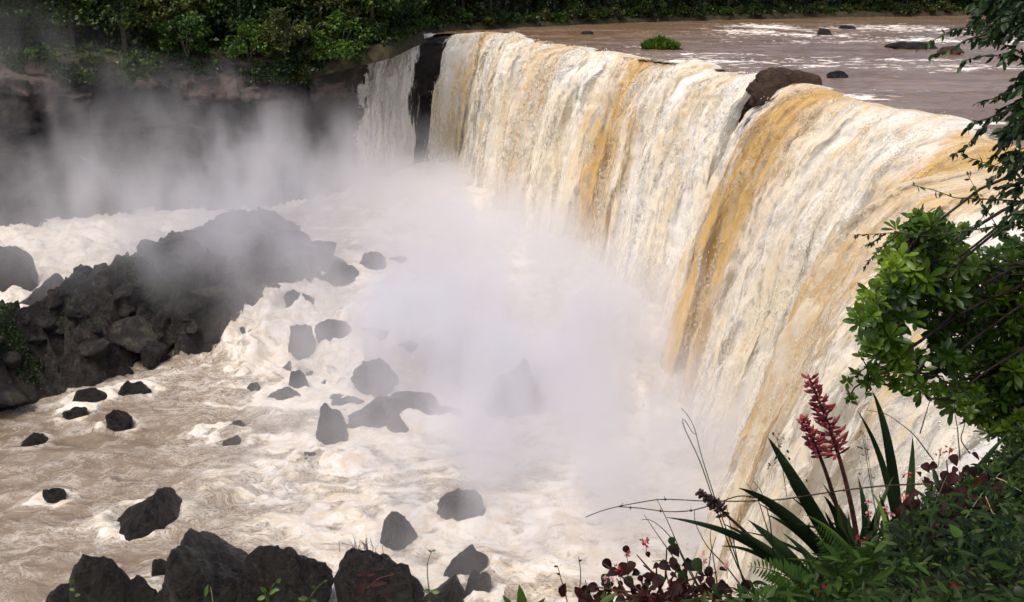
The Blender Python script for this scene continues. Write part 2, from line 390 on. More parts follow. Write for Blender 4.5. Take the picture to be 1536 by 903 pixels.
def curtain(name, px0, px1, ns, nt, mat, label, seed, veil=True, edge=(1.2, 1.2), body=1.6, upstream=2.6, spread=(0, 0), thin=0.0, greyk=1.0, clots=40000):
    s0, s1 = s_of_px(px0), s_of_px(px1)
    allV, allF, A = [], [], {'ochre': [], 'dens': [], 'grey': []}
    UV = []; off = 0
    for layer in range(2 if veil else 1):
        s = np.linspace(s0, s1, ns)
        tau = np.concatenate((np.linspace(-upstream / 3.0, 0, 14)[:-1], np.linspace(0, 1, nt) ** 1.0 * 2.05))
        S, T = np.meshgrid(s, tau, indexing='ij')
        lx, ly, lz, dx, dy, sv, px = lip_at(S)
        dn = np.hypot(dx, dy); dx, dy = dx / dn, dy / dn
        w = T * 6.0
        sw = S + .55 * fbm_a(S * .35, w * .22, seed, 3, seed) * sstep(0, .8, T)
        joff = 1.5 * fbm(S * .22, seed * 1.0, 0, 4, seed + 5) + .5 * fbm(S * 1.1, 2.0, 0, 3, seed + 6)
        hoff = (.60 * fbm(S * .28, 8.0, 0, 4, seed + 9) + .12) * sstep(-.7, -.1, T)
        vel = sv * (1 + .16 * fbm(S * .30, 3.3, 0, 3, seed + 7) + .10 * fbm(S * 1.3, 5.0, 0, 2, seed + 8))
        Tp = np.maximum(T, 0)
        drop = 4.9 * Tp ** 2
        q = np.where(T < 0, T * 3.0, vel * Tp) + joff
        led = np.maximum(0, fbm(S * .24, 1.0, 0, 3, seed + 50) + .1); q = q + 2.2 * led * sstep(.22, .42, T) + .9 * np.maximum(0, fbm(S * .5, 6.0, 0, 2, seed + 51)) * sstep(.55, .7, T)
        big = fbm_a(sw * .38, w * .14, 1.7 * layer, 3, seed + 11)
        mid = 1.6 * np.abs(fbm_a(sw * .85, w * .45, 2.0 + layer, 4, seed + 12)) + .6 * fbm_a(sw * .7, w * .3, 6.0, 3, seed + 14) - .3
        fin = 2.2 * np.abs(fbm_a(sw * 2.4, w * 1.5, 4.0 + layer, 4, seed + 13)) - .5
        g = sstep(0.05, 1.1, T)
        disp = (.9 * big * g + (.10 + .26 * g) * mid * sstep(-.25, .2, T) + (.04 + .08 * g) * fin * sstep(-.3, .1, T))
        nd, nz = 9.8 * Tp, vel
        ll = np.hypot(nd, nz); nd, nz = nd / ll, nz / ll
        nz = np.where(T < 0, 1, nz); nd = np.where(T < 0, 0, nd)
        d2 = disp + layer * (.25 + .55 * g)
        qq = q + nd * d2
        zz = lz + hoff - drop + nz * d2 * .8 + .05 + np.where(T < 0, -.10 * np.clip(-T, 0, 2), 0)
        lat = (-spread[0] * np.exp(-((S - s0) / 4.0) ** 2) + spread[1] * np.exp(-((s1 - S) / 3.5) ** 2)) * Tp ** 1.1
        X = lx + dx * qq - dy * lat; Y = ly + dy * qq + dx * lat
        zb = h_pool(X, Y)
        allV.append(np.stack((X, Y, np.maximum(zz, zb - .8)), -1).reshape(-1, 3))
        och = np.zeros_like(S)
        pw = px + 5.0 * fbm_a(S * .5, w * .2, 9, 3, seed + 20) * (px1 - px0) / 300.0
        for c, wd, st in OCHRE:
            wd2 = wd * (1.12 + .16 * Tp)
            och = np.maximum(och, st * np.exp(-((pw - c) / wd2) ** 2))
        och = och * (1 - .28 * sstep(.9, 2.0, T)) + .22 * np.exp(-(T / .22) ** 2)
        e = np.minimum((S - s0) / edge[0], (s1 - S) / edge[1])
        rag = e + .7 * fbm_a(S * 1.2, w * .5, 3, 3, seed + 30)
        dens = np.clip(rag, -1, 1) * .8 if layer == 0 else np.minimum(np.clip(rag, -1, 1) * .6, .02 + .35 * fbm_a(sw * .8, w * .25, 7, 3, seed + 31))
        dens = dens - thin * sstep(.5, .9, (S - s0) / (s1 - s0)) * sstep(.1, .5, T)
        if layer == 0:
            dens = np.minimum(dens, body - 1.0 + .9 * fbm_a(sw * .55, w * .10, 5, 3, seed + 33)) if body < 1.6 else dens + .3
        else:
            dens = dens - .5 * (1 - sstep(.05, .35, T))
        dens = np.where(T < -.05, np.where(e > 0, (.75 - 1.7 * sstep(-.15, -.80, T)) if layer == 0 else -1, -1), dens)
        grey = np.clip(.38 + 1.3 * fbm_a(S * .22, w * .12, 1, 3, seed + 40), 0, 1) * (.35 + .65 * (1 - sstep(1.0, 2.0, T))) * greyk
        A['ochre'].append(och.ravel()); A['dens'].append(dens.ravel()); A['grey'].append(grey.ravel())
        UV.append(np.stack((sw + 31 * layer, w + 13 * layer), -1).reshape(-1, 2))
        allF.append(grid_faces(S.shape[0], S.shape[1], off)); off += S.size
    me = mesh_np(name, np.concatenate(allV), [np.concatenate(allF)], {k: np.concatenate(v) for k, v in A.items()}, np.concatenate(UV))
    o = link(name, me, mat)
    setp(o, label, 'waterfall')
    # clots of water flying clear of the sheet
    rd = np.random.default_rng(seed + 900)
    V0 = allV[0].reshape(ns, -1, 3); D0 = A['dens'][0].reshape(ns, -1); O0 = A['ochre'][0].reshape(ns, -1)
    nt_ = V0.shape[1]; nd_ = int(clots)
    i_ = rd.integers(2, ns - 2, nd_ * 3); j_ = (15 + (nt_ - 17) * rd.uniform(0, 1, nd_ * 3) ** .8).astype(int)
    s_ = s[i_]; t_ = tau[j_]
    cl = fbm_a(s_ * .9, t_ * 4.0, seed, 4, seed + 60)
    m = (cl > .02) & (D0[i_, j_] > .25); i_, j_, cl, t_ = i_[m][:nd_], j_[m][:nd_], cl[m][:nd_], t_[m][:nd_]
    base = V0[i_, j_]; dn2 = np.stack([np.interp(s[i_], LS, LT[:, k]) for k in (3, 4)], 1); dn2 /= np.linalg.norm(dn2, axis=1)[:, None]
    outw = (.05 + rd.exponential(.30, len(base)) * (.25 + 1.6 * np.maximum(cl, 0))) * sstep(0, .6, t_)
    pos = base + np.stack((dn2[:, 0] * outw, dn2[:, 1] * outw, .35 * outw), 1) + rd.normal(0, .10, (len(base), 3))
    tanv = V0[i_, np.minimum(j_ + 1, nt_ - 1)] - V0[i_, j_ - 1]; tanv /= np.linalg.norm(tanv, axis=1)[:, None] + 1e-9
    rs_ = rd.uniform(.008, .030, len(base)) * np.clip(np.linalg.norm(base, axis=1) / 60, .6, 1.6); ls_ = rs_ * (1.5 + 4.0 * t_ * rd.uniform(.3, 1, len(base)))
    sd1 = np.cross(tanv, (0.3, .2, 1.0)); sd1 /= np.linalg.norm(sd1, axis=1)[:, None] + 1e-9; sd2 = np.cross(tanv, sd1)
    W = np.stack((pos + tanv * ls_[:, None], pos + sd1 * rs_[:, None], pos + sd2 * rs_[:, None], pos - sd1 * rs_[:, None], pos - sd2 * rs_[:, None], pos - tanv * ls_[:, None]), 1)
    f_ = np.array([(0, 1, 2), (0, 2, 3), (0, 3, 4), (0, 4, 1), (5, 2, 1), (5, 3, 2), (5, 4, 3), (5, 1, 4)])
    FF = (f_[None] + (np.arange(len(base)) * 6)[:, None, None]).reshape(-1, 3)
    wv = W.reshape(-1, 3); q_ = np.repeat(O0[i_, j_] * .7, 6)
    me2 = mesh_np('spray', wv, [FF], {'ochre': q_, 'dens': np.full(len(wv), 2.0), 'grey': np.zeros(len(wv))}, np.stack((np.repeat(s[i_], 6), np.repeat(t_ * 6, 6)), -1))
    link('spray', me2, mat, o)
    return o
curtain('waterfall', 553, 653, 170, 170, M['thin'], 'narrow white fall at the far end, beyond the strip of bare black rock', 3, edge=(.2, 2.5), upstream=1.2, thin=.95, greyk=.1, clots=9000)
curtain('waterfall', 688, 1140, 560, 230, M['fall'], 'broad middle curtain of white and ochre water between bare black strip and brown lip boulder', 5, spread=(0, 1.3))
curtain('waterfall', 1187, 1895, 640, 280, M['fall'], 'nearest thundering curtain with wide ochre bands, spilling past the brown lip boulder', 8, edge=(1.0, .5), spread=(2.0, 0))

def side_of_lip(X, Y):
    """distance to the lip line, negative on the pool's side"""
    sh = X.shape; X, Y = X.ravel(), Y.ravel()
    best = np.full(X.shape, 1e9); sg = np.zeros(X.shape)
    pts = LT[::9, :2]
    for a, b in zip(pts[:-1], pts[1:]):
        d = b - a; L = float(d @ d)
        t = np.clip(((X - a[0]) * d[0] + (Y - a[1]) * d[1]) / L, 0, 1)
        ex, ey = X - a[0] - t * d[0], Y - a[1] - t * d[1]
        r = np.hypot(ex, ey); c = d[0] * ey - d[1] * ex
        m = r < best
        best[m] = r[m]; sg[m] = np.sign(c[m])
    return (best * sg).reshape(sh)

# ------------------------------------------------------------------ upper river
gx = np.arange(-14, 190, .55); gy = np.concatenate((np.arange(22, 140, .5), np.arange(140, 300, 1.2)))
X, Y = np.meshgrid(gx, gy, indexing='ij')
sd = side_of_lip(X, Y)
sd = np.where(Y < LT[-1, 1], np.where(X > LT[-1, 0], 5.0, -5.0), sd)
Z = .16 * fbm(X * .35, Y * .8, 0, 4, 3) + .09 * fbm(X * 1.6, Y * 2.6, 0, 3, 4)
Z = Z * sstep(-.5, 3, sd) - .02
foam = np.zeros_like(X)
def spot(px, py, rx, ry, st):
    global foam
    p = P(px, py, 0); foam = np.maximum(foam, st * np.exp(-((X - p[0]) / rx) ** 2 - ((Y - p[1]) / ry) ** 2))
for a in [(1120, 47, 7, 10, .5), (1150, 40, 7, 12, .55), (1190, 52, 12, 8, .42), (1340, 42, 12, 14, .5), (1390, 60, 9, 8, .5), (1300, 90, 14, 5, .38), (1060, 84, 6, 5, .42), (1090, 92, 5, 5, .48), (1150, 92, 10, 4, .36), (1240, 98, 10, 3, .36),
          (960, 70, 3, 4, .25), (1450, 100, 12, 4, .42), (1255, 145, 4, 2.5, .45), (1480, 60, 10, 10, .45), (1225, 62, 12, 5, .32), (1500, 190, 6, 2, .3)]:
    spot(*a)
foam = foam * 1.35 + .16 * sstep(6, .5, sd) - .02
idx = np.arange(X.size).reshape(X.shape)
ok = sd > -.25
cell = ok[:-1, :-1] & ok[1:, :-1] & ok[1:, 1:] & ok[:-1, 1:]
F = np.stack((idx[:-1, :-1], idx[1:, :-1], idx[1:, 1:], idx[:-1, 1:]), -1)[cell]
o = link('river', mesh_np('river', np.stack((X, Y, Z), -1).reshape(-1, 3), [F], {'foam': foam.ravel()}), M['river'])
setp(o, 'brown river sliding towards the brink of the falls', None, None, 'structure')

# ------------------------------------------------------------------ rocks
def rock_verts(seed, sx, sy, sz, shape='block', sub=4, rough=1.0):
    bm = bmesh.new(); bmesh.ops.create_icosphere(bm, subdivisions=sub, radius=1.0)
    V = np.array([v.co[:] for v in bm.verts]); F = np.array([[v.index for v in f.verts] for f in bm.faces]); bm.free()
    r = np.random.default_rng(seed)
    n = rdirs(15, r); d = r.uniform(.62, .98, 15)
    if shape == 'block':
        n = np.concatenate((n[:11], np.array([(1, .1, .12), (-1, .15, .1), (.1, 1, .1), (.1, -1, .15), (.08, .05, 1)]) + r.normal(0, .22, (5, 3)))); d = np.concatenate((r.uniform(.66, .9, 11), r.uniform(.62, .8, 5)))
    if shape == 'pyramid':
        n = np.concatenate((n[:5], np.array([(.85, .2, .52), (-.78, .1, .55), (.3, -.8, .45), (-.1, .75, .6), (.15, -.2, 1)]))); d = np.concatenate((r.uniform(.75, 1, 5), r.uniform(.5, .6, 4), (.86,)))
    if shape == 'flat':
        n = np.concatenate((n[:9], np.array([(.1, .05, 1), (-.15, .1, .97)]))); d = np.concatenate((r.uniform(.75, 1, 9), (.6, .62)))
    if shape == 'slant':
        n = np.concatenate((n[:8], np.array([(-.55, -.1, .83), (-.45, .3, .8), (.9, 0, .3)]))); d = np.concatenate((r.uniform(.8, 1, 8), (.45, .5, .66)))
    n = n / np.linalg.norm(n, axis=1)[:, None]
    dot = np.maximum(V @ n.T, 0) / d[None]
    rad = (np.sum(dot ** 26, 1) + .72 ** 26) ** (-1 / 26.0)
    rad = np.minimum(rad, 1.25)
    U = V * rad[:, None]
    k = seed * 1.37
    rad2 = 1 + rough * (.22 * fbm(U[:, 0] * 1.5 + k, U[:, 1] * 1.5, U[:, 2] * 1.5, 3, seed) + .10 * (fbm(U[:, 0] * 1.9 + k, U[:, 1] * 1.9, U[:, 2] * 1.9, 3, seed + 2)) + .24 * np.minimum(np.abs(fbm(U[:, 0] * 2.2 + k, U[:, 1] * 2.2, U[:, 2] * 2.2, 2, seed + 9)), .35) + .05 * (1 - 2 * np.abs(fbm(U[:, 0] * 5 + k, U[:, 1] * 5, U[:, 2] * 5, 3, seed + 19))) + .035 * fbm(U[:, 0] * 11, U[:, 1] * 13, U[:, 2] * 13, 2, seed + 4))
    return U * rad2[:, None] * np.array((sx, sy, sz)), F
ROCKS = []
def rock(cx, base, w, top, label, shape='block', seed=1, dep=.8, name='boulder', mat='rock', group=None, rz=None, z=None, sub=4):
    """cx, base, w, top: where the photograph shows its waterline, width and summit"""
    b = PW(cx, base) if z is None else P(cx, base, z)
    depth = b[1] * cp + (7 - b[2]) * sp
    hw = w / F0 * depth / 2
    dy = hw * dep
    c = np.array((b[0] * (b[1] + dy * .7) / b[1], b[1] + dy * .7))
    zt = 7 - c[1] * math.tan(PITCH + math.atan((top - 451.5) / F0))
    zw = b[2]
    hz = max(zt - zw, .25)
    V, F = rock_verts(seed, hw * 1.12, dy * 1.12, 1, shape, sub)
    lo, hi = V[:, 2].min(), V[:, 2].max()
    V[:, 2] = np.where(V[:, 2] > 0, V[:, 2] / hi * hz * .80 + hz * .20, V[:, 2] / -lo * (hz * .5 + .5) + hz * .20)
    tp_ = 1 - .22 * np.clip(V[:, 2] / hz, 0, 1) ** 1.5; V[:, 0] *= tp_; V[:, 1] *= tp_
    # keep the outline as wide as the photo shows
    xr = V[V[:, 2] > .1 * hz, 0]
    if len(xr): V[:, 0] = (V[:, 0] - (xr.max() + xr.min()) / 2) * (2 * hw / (xr.max() - xr.min()))
    o = link(name, mesh_np(name, V, [F]), M[mat], loc=(c[0], c[1], zw))
    if rz: o.rotation_euler.z = rz
    setp(o, label, 'rock', group)
    ROCKS.append((c[0], c[1], hw, dy))
    return o
rock(28, 445, 76, 366, 'big square dark boulder by the back channel at the left edge', 'block', 11)
rock(70, 468, 92, 410, 'dark sloping boulder beside the square one at the back channel', 'slant', 12)
rock(232, 384, 46, 357, 'small upright block on the island crest, above the green mossy patch', 'block', 13, z=-14.0)
rock(203, 600, 52, 574, 'rounded dark rock off the rocky bank, right one of a close pair', 'flat', 14)
rock(135, 612, 52, 585, 'rounded dark rock touching the rocky bank, left one of the pair', 'flat', 15)
rock(115, 634, 40, 611, 'small low rock just in front of a rounded rock at the bank', 'flat', 16)
rock(180, 649, 38, 613, 'small squarish rock standing alone in brown water before the close pair', 'block', 17)
rock(48, 677, 44, 648, 'low dark rock alone in the brown water at the left edge', 'slant', 18)
rock(87, 760, 36, 731, 'little rock alone in swirling brown water left of the long slanting rock', 'block', 19)
rock(222, 802, 106, 733, 'long slanting dark rock rising to the right amid foam', 'slant', 120, .7)
rock(322, 657, 34, 644, 'small flat rock, left one of three close together in midstream', 'flat', 21)
rock(359, 648, 34, 634, 'small flat rock, farthest of three close together in midstream', 'flat', 22)
rock(348, 671, 38, 655, 'small sloping rock, nearest of three close together in midstream', 'slant', 23)
rock(462, 694, 32, 683, 'barely emerging rock in the foam below the black angular block', 'flat', 24)
rock(501, 669, 54, 608, 'black angular block at the tip of the midstream rock cluster', 'block', 26, .9)
rock(556, 652, 90, 592, 'long sloping black rock in the midstream cluster behind the angular block', 'slant', 27, .7)
rock(615, 640, 100, 590, 'low mist-veiled rock at the right end of the midstream cluster', 'flat', 28, .5)
rock(563, 596, 76, 537, 'rounded grey boulder fading into mist behind the midstream cluster', 'block', 29)
rock(771, 632, 98, 543, 'large pointed grey boulder half lost in spray below the broad curtain', 'any', 171)
rock(872, 592, 64, 565, 'low rock nearly lost in white spray right of the pointed boulder', 'flat', 31)
rock(626, 496, 52, 456, 'pointed rock in the mist at the head of the rapids', 'any', 133)
rock(456, 532, 42, 485, 'dark lumpy rock standing at the brink of the small cascade', 'block', 33)
rock(505, 520, 62, 478, 'mist-greyed rock just right of the lumpy one at the cascade brink', 'block', 34, .6)
rock(560, 522, 66, 490, 'flat tilted slab in the mist above the rapids', 'flat', 35, .35)
rock(612, 535, 40, 511, 'small misty slab right of the tilted slab', 'flat', 36)
rock(448, 590, 34, 556, 'small black rock with water pouring round it in the rapids', 'block', 37)
rock(428, 606, 54, 586, 'flat grey rock at the foot of the rapids', 'flat', 38)
rock(430, 560, 24, 540, 'small leaning rock in the middle of the rapids', 'slant', 39)
rock(600, 830, 58, 769, 'pointed dark rock with foam streaming over its right side', 'any', 140, .9)
rock(690, 790, 80, 745, 'submerged grey rock under spray behind the pointed foaming rock', 'flat', 41)
rock(700, 872, 68, 815, 'peaked dark rock beside a foaming hollow near the bottom edge', 'any', 42)
rock(716, 908, 46, 858, 'dark rock directly below the peaked one at the bottom edge', 'block', 43)
rock(664, 925, 80, 868, 'low dark rock between the flat-topped boulder and the peaked rock', 'slant', 44)
rock(325, 960, 185, 804, 'massive rounded black boulder, left half of the great twin rock', 'any', 45, .8, sub=5)
rock(425, 955, 165, 802, 'massive sloping black boulder, right half of the great twin rock', 'any', 46, .8, sub=5)
rock(570, 950, 136, 823, 'broad flat-topped black boulder tufted with dry grass', 'block', 47, .7, sub=5)
rock(168, 945, 96, 818, 'rounded black boulder with a tall hump at the bottom left', 'any', 48)
rock(216, 935, 56, 857, 'black boulder squeezed between the tall hump and the great twin rock', 'block', 49)
rock(243, 872, 28, 838, 'small grey rock behind the great twin rock at its left end', 'block', 50)
rock(105, 935, 70, 880, 'low dark rock awash at the bottom left corner', 'flat', 51)
rock(512, 440, 70, 392, 'dark rock at the mist-veiled end of the rocky bank, beside the upper rapids', 'any', 151)
rock(560, 414, 46, 377, 'grey rounded rock in the mist beyond the end of the rocky bank', 'block', 152)
rock(598, 404, 38, 383, 'farthest low rock of the row trailing off the rocky bank into mist', 'flat', 153)
rock(452, 476, 62, 436, 'low lumpy dark rock awash at the top of the small cascade', 'any', 154)
rs = np.random.default_rng(44)
for i_ in range(26):
    px_r, py_r = rs.uniform(345, 520), rs.uniform(470, 590)
    if i_ >= 18: px_r, py_r = rs.uniform(520, 640), rs.uniform(480, 640)
    w_r = rs.uniform(9, 24)
    rock(px_r, py_r, w_r, py_r - w_r * rs.uniform(.4, .75), 'small black stone poking through the foaming rapids', ['any', 'slant', 'block'][i_ % 3], 500 + i_, group='small stones in the rapids', sub=3)
rock(520, 615, 60, 592, 'low black slab joining the angular block to the grey misty boulder', 'flat', 155)
rock(655, 640, 90, 606, 'dim mist-veiled rock trailing right from the midstream cluster', 'any', 156, .5)
rock(590, 660, 60, 622, 'ragged black rock in the middle of the midstream cluster, lapped by foam', 'any', 157)
# brown boulders on the brink and in the river
rock(1178, 140, 108, 101, 'big brown boulder on the brink between two curtains of water', 'block', 60, .5, mat='brownrock', z=-.3, sub=5)
rock(1256, 119, 36, 106, 'flat dark rock just upstream of the big brown boulder', 'flat', 61, .6, z=-.1)
rock(881, 52, 20, 46, 'tiny dark rock far out in the river above the middle curtain', 'flat', 62, .8, z=-.1)
rock(1236, 53, 22, 42, 'small dark rock in the river, left of a pair amid white riffles', 'block', 63, .8, z=-.1)
rock(1271, 44, 24, 37, 'small dark rock in the river, right of a pair amid white riffles', 'flat', 64, .8, z=-.1)
rock(1368, 74, 76, 62, 'long low dark ledge in the river near the overhanging twigs', 'flat', 65, .4, z=-.1)
rock(1425, 82, 40, 68, 'reddish flat rock beside the long low ledge in the river', 'flat', 66, .6, mat='brownrock', z=-.1)

# ------------------------------------------------------------------ rocky island bank
CREST = [(-330, 520, 46), (-160, 500, 52), (-60, 468, 58), (40, 446, 63), (110, 408, 68), (170, 392, 70.5), (210, 384, 73), (262, 352, 77), (300, 340, 79), (340, 322, 81), (385, 318, 84), (428, 338, 84), (462, 366, 82.5), (492, 384, 81.5), (520, 408, 80)]
FRONT = [(-330, 770), (-160, 690), (-60, 648), (40, 612), (110, 594), (170, 574), (210, 560), (262, 545), (300, 534), (340, 516), (385, 494), (428, 456), (462, 446), (492, 438), (520, 428)]
Cw = np.array([Q(*c) for c in CREST]); Bw = np.array([PW(*f) for f in FRONT])
ti = np.linspace(0, 1, len(CREST)); tn = np.linspace(0, 1, 420)
Cs = np.stack([np.interp(tn, ti, Cw[:, k]) for k in range(3)], 1); Bs = np.stack([np.interp(tn, ti, Bw[:, k]) for k in range(3)], 1)
kk = np.linspace(-.08, 1.75, 190)
Tn, Kn = np.meshgrid(tn, kk, indexing='ij')
Cg, Bg = Cs[:, None, :], Bs[:, None, :]
back = Cg + np.array((-1.5, 8.0, 0))
k1 = np.clip(Kn, -.1, 1)[..., None]; k2 = np.clip((Kn - 1) / .75, 0, 1)[..., None]
G = Bg + (Cg - Bg) * k1 + (back - Cg) * k2
zb = h_pool(G[..., 0], G[..., 1]) - .6
prof = np.where(Kn <= 1, np.sign(Kn) * np.abs(np.clip(Kn, -.1, 1)) ** .85, 1 - k2[..., 0] ** 1.6)
hz = Cg[..., 2] - zb
x, y = G[..., 0], G[..., 1]
nb = 1 - 2 * np.abs(fbm(x * .30, y * .30, 0, 4, 71)); nf = fbm(x * 1.1, y * 1.1, 0, 4, 72)
def cellstep(x, y, sc, seed):                 # broken slab steps
    qx, qy = x * sc + .8 * fbm(x * sc * .6, y * sc * .6, 0, 2, seed), y * sc + .8 * fbm(x * sc * .6, y * sc * .6, 5, 2, seed + 1)
    return _hash(np.floor(qx), np.floor(qy), np.zeros_like(qx), seed)
st = cellstep(x, y, .42, 73) * .75 + cellstep(x, y, 1.0, 74) * .5 + cellstep(x, y, 2.1, 75) * .22
env = np.clip(np.minimum(hz / 3.0, 1) * sstep(-.1, .12, Kn) * sstep(1.75, 1.4, Kn), 0, 1)
crest_keep = 1 - .72 * np.exp(-((Kn - 1) / .16) ** 2)
z = zb + hz * np.clip(prof, -.1, 1) + (nb * 1.1 + nf * .6 + st - .35) * env * crest_keep - .5 * sstep(.2, .8, Kn) * env
o = link('rocky_bank', mesh_np('rocky_bank', np.stack((x, y, z), -1).reshape(-1, 3), [grid_faces(*x.shape)], smooth=True), M['bank'])
setp(o, 'long rocky bank of broken dark rubble rising from the pool', None, None, 'structure')
BANK = (x, y, z, Tn, Kn)
protos = []
for i in range(9):
    V, F = rock_verts(200 + i, 1, .85, .75, ['block', 'flat', 'slant', 'block', 'pyramid'][i % 5], 3)
    protos.append(mesh_np('boulder', V, [F])); protos[-1].materials.append(M['bank'] if i % 3 else M['rock'])
rr = np.random.default_rng(5)
n = 0
for i in range(400):
    a, b = rr.integers(60, 415), rr.integers(6, 112)
    if Tn[a, b] < .16: continue
    sc = float(rr.choice([.45, .6, .8, 1.1, 1.5], p=[.3, .3, .22, .12, .06])) * rr.uniform(.8, 1.15)
    o = bpy.data.objects.new('boulder', protos[int(rr.integers(9))]); COL.objects.link(o)
    o.location = (x[a, b], y[a, b], z[a, b] + .12 * sc); o.rotation_euler = (rr.uniform(-.3, .3), rr.uniform(-.3, .3), rr.uniform(0, 6.28))
    o.scale = (sc * rr.uniform(.8, 1.3), sc, sc * rr.uniform(.6, 1.0))
    setp(o, 'dark boulder lying loose on the slope of the rocky bank', 'rock', 'boulders strewn over the rocky bank')
    n += 1
    if n >= 110: break
# jagged row along the crest
for px, py, D, s_ in [(255, 358, 77, .9), (280, 349, 78, .8), (300, 342, 79, 1.0), (318, 336, 80, .8), (345, 326, 81, 1.3), (372, 322, 83, 1.2), (400, 324, 84.5, 1.3), (425, 336, 86, 1.1), (448, 352, 83, 1.4), (478, 368, 81.5, 1.5), (462, 380, 81, 1.4), (495, 384, 80.5, 1.3), (150, 400, 70, .8), (125, 408, 69, .9)]:
    p = Q(px, py, D)
    o = bpy.data.objects.new('boulder', protos[int(rr.integers(9))]); COL.objects.link(o)
    o.location = (p[0], p[1], p[2] - .35 * s_); o.rotation_euler = (rr.uniform(-.3, .3), rr.uniform(-.3, .3), rr.uniform(0, 6.28)); o.scale = (s_, s_, s_)
    setp(o, 'jagged dark boulder standing on the crest of the rocky bank', 'rock', 'boulders along the crest of the rocky bank')

def on_bank(px, py):
    """where the line of sight meets the bank"""
    r = ray(px, py); best = None
    v = np.stack((x, y, z), -1).reshape(-1, 3) - CAM
    v[:, 2] += 0
    c = v @ (r / np.linalg.norm(r)); perp = np.linalg.norm(v - c[:, None] * r / np.linalg.norm(r), axis=1)
    m = np.where(perp < .5)[0]
    i = m[np.argmin(c[m])] if len(m) else int(np.argmin(perp))
    return v[i] + CAM
for px, py, w_, lab in [(215, 388, 3.6, 'bright green mossy patch below the small block on the bank crest'), (22, 492, 3.0, 'dull green moss patch on the rocky bank at the left edge')]:
    c0 = on_bank(px, py + 4)
    dd = np.hypot((x - c0[0]) / w_, (y - c0[1]) / (w_ * .6))
    cand = np.argwhere(dd < .5 + .15 * nf)
    mb = MB()
    ii = cand[rr.integers(0, len(cand), 2600)]
    pp = np.stack((x[ii[:, 0], ii[:, 1]], y[ii[:, 0], ii[:, 1]], z[ii[:, 0], ii[:, 1]]), 1) + rr.normal(0, .08, (2600, 3)) * (1, 1, .2)
    dr = rdirs(2600, rr) * .7 + (0, 0, .8)
    mb.leaves(T_SPRAY, pp, dr, rdirs(2600, rr), rr.uniform(.08, .2, 2600), rr.uniform(0, 1, 2600))
    o = link('moss_patch', mb.mesh('moss_patch', False), M['moss'])
    setp(o, lab, 'moss', None, 'stuff')

# ------------------------------------------------------------------ pool
gx = np.concatenate((np.arange(-110, -60, .8), np.arange(-60, 26, .22))); gy = np.concatenate((np.arange(14, 80, .22), np.arange(80, 140, .45)))
X, Y = np.meshgrid(gx, gy, indexing='ij')
Zp = h_pool(X, Y)
sdp = -side_of_lip(X, Y)
foam = .25 + .55 * np.exp(-(np.maximum(sdp - 5, 0) / 15.0) ** 1.2)
casc = np.exp(-((Y + .25 * (X + 14) - 72) / 8.0) ** 2) * sstep(-27, -20, X) * sstep(6, -4, X)
foam = foam + .30 * casc
foam = foam + .16 * sstep(-20, -5, X) * sstep(30, 50, Y) - .15 * sstep(-12, -24, X)
foam = foam + .22 * fbm(X * .10, Y * .16, 0, 3, 90)
chan = np.exp(-((Y - 96) / 9.0) ** 2) * sstep(-26, -34, X) * .25
foam = foam + chan
Z = Zp.copy()
turb = .35 + .65 * np.exp(-np.maximum(sdp - 4, 0) / 14.0) + .5 * casc
qx, qy = X + 2.2 * fbm(X * .2, Y * .2, 0, 3, 91), Y + 2.2 * fbm(X * .2, Y * .2, 4, 3, 92)
rg = 1 - 2.2 * np.abs(fbm(qx * .22, qy * .42, 0, 4, 93))
rg2 = 1 - 2 * np.abs(fbm(qx * .8, qy * 1.4, 0, 4, 94))
Z = Z + turb * (.80 * rg + .36 * rg2 + .12 * fbm(qx * 2.4, qy * 3.2, 0, 3, 97)) + casc * (.9 * fbm(X * .45, Y * .3, 0, 4, 95) + .4 * (1 - 2 * np.abs(fbm(X * 1.1, Y * .6, 0, 3, 98))))
foam = foam + .24 * rg * turb + .20 * rg2 - .04
dry = np.ones_like(X)
for cx, cy, hw, dy in ROCKS:
    if cy < 30 or (cx > 10 and cy > 55): continue
    e = np.hypot((X - cx) / (hw + .3), (Y - cy) / (dy + .3))
    dry = dry * (e > 1.25)
    ring = np.exp(-((e - 1.08) / .26) ** 2)
    foam = foam + .65 * ring * sstep(-.5, .4, fbm(X * .6, Y * .6, 0, 2, 96)); Z = Z + .22 * ring * min(hw, 1.5)
    wake = np.exp(-((Y - cy + .35 * (cx - X)) / (dy * .8)) ** 2) * sstep(0, hw, cx - X) * sstep(hw * 6, hw, cx - X)
    foam = foam + .40 * wake
o = link('plunge_pool', mesh_np('plunge_pool', np.stack((X, Y, Z), -1).reshape(-1, 3), [grid_faces(*X.shape)], {'foam': foam.ravel()}), M['pool'])
setp(o, 'churning brown and white water of the plunge pool', None, None, 'structure')

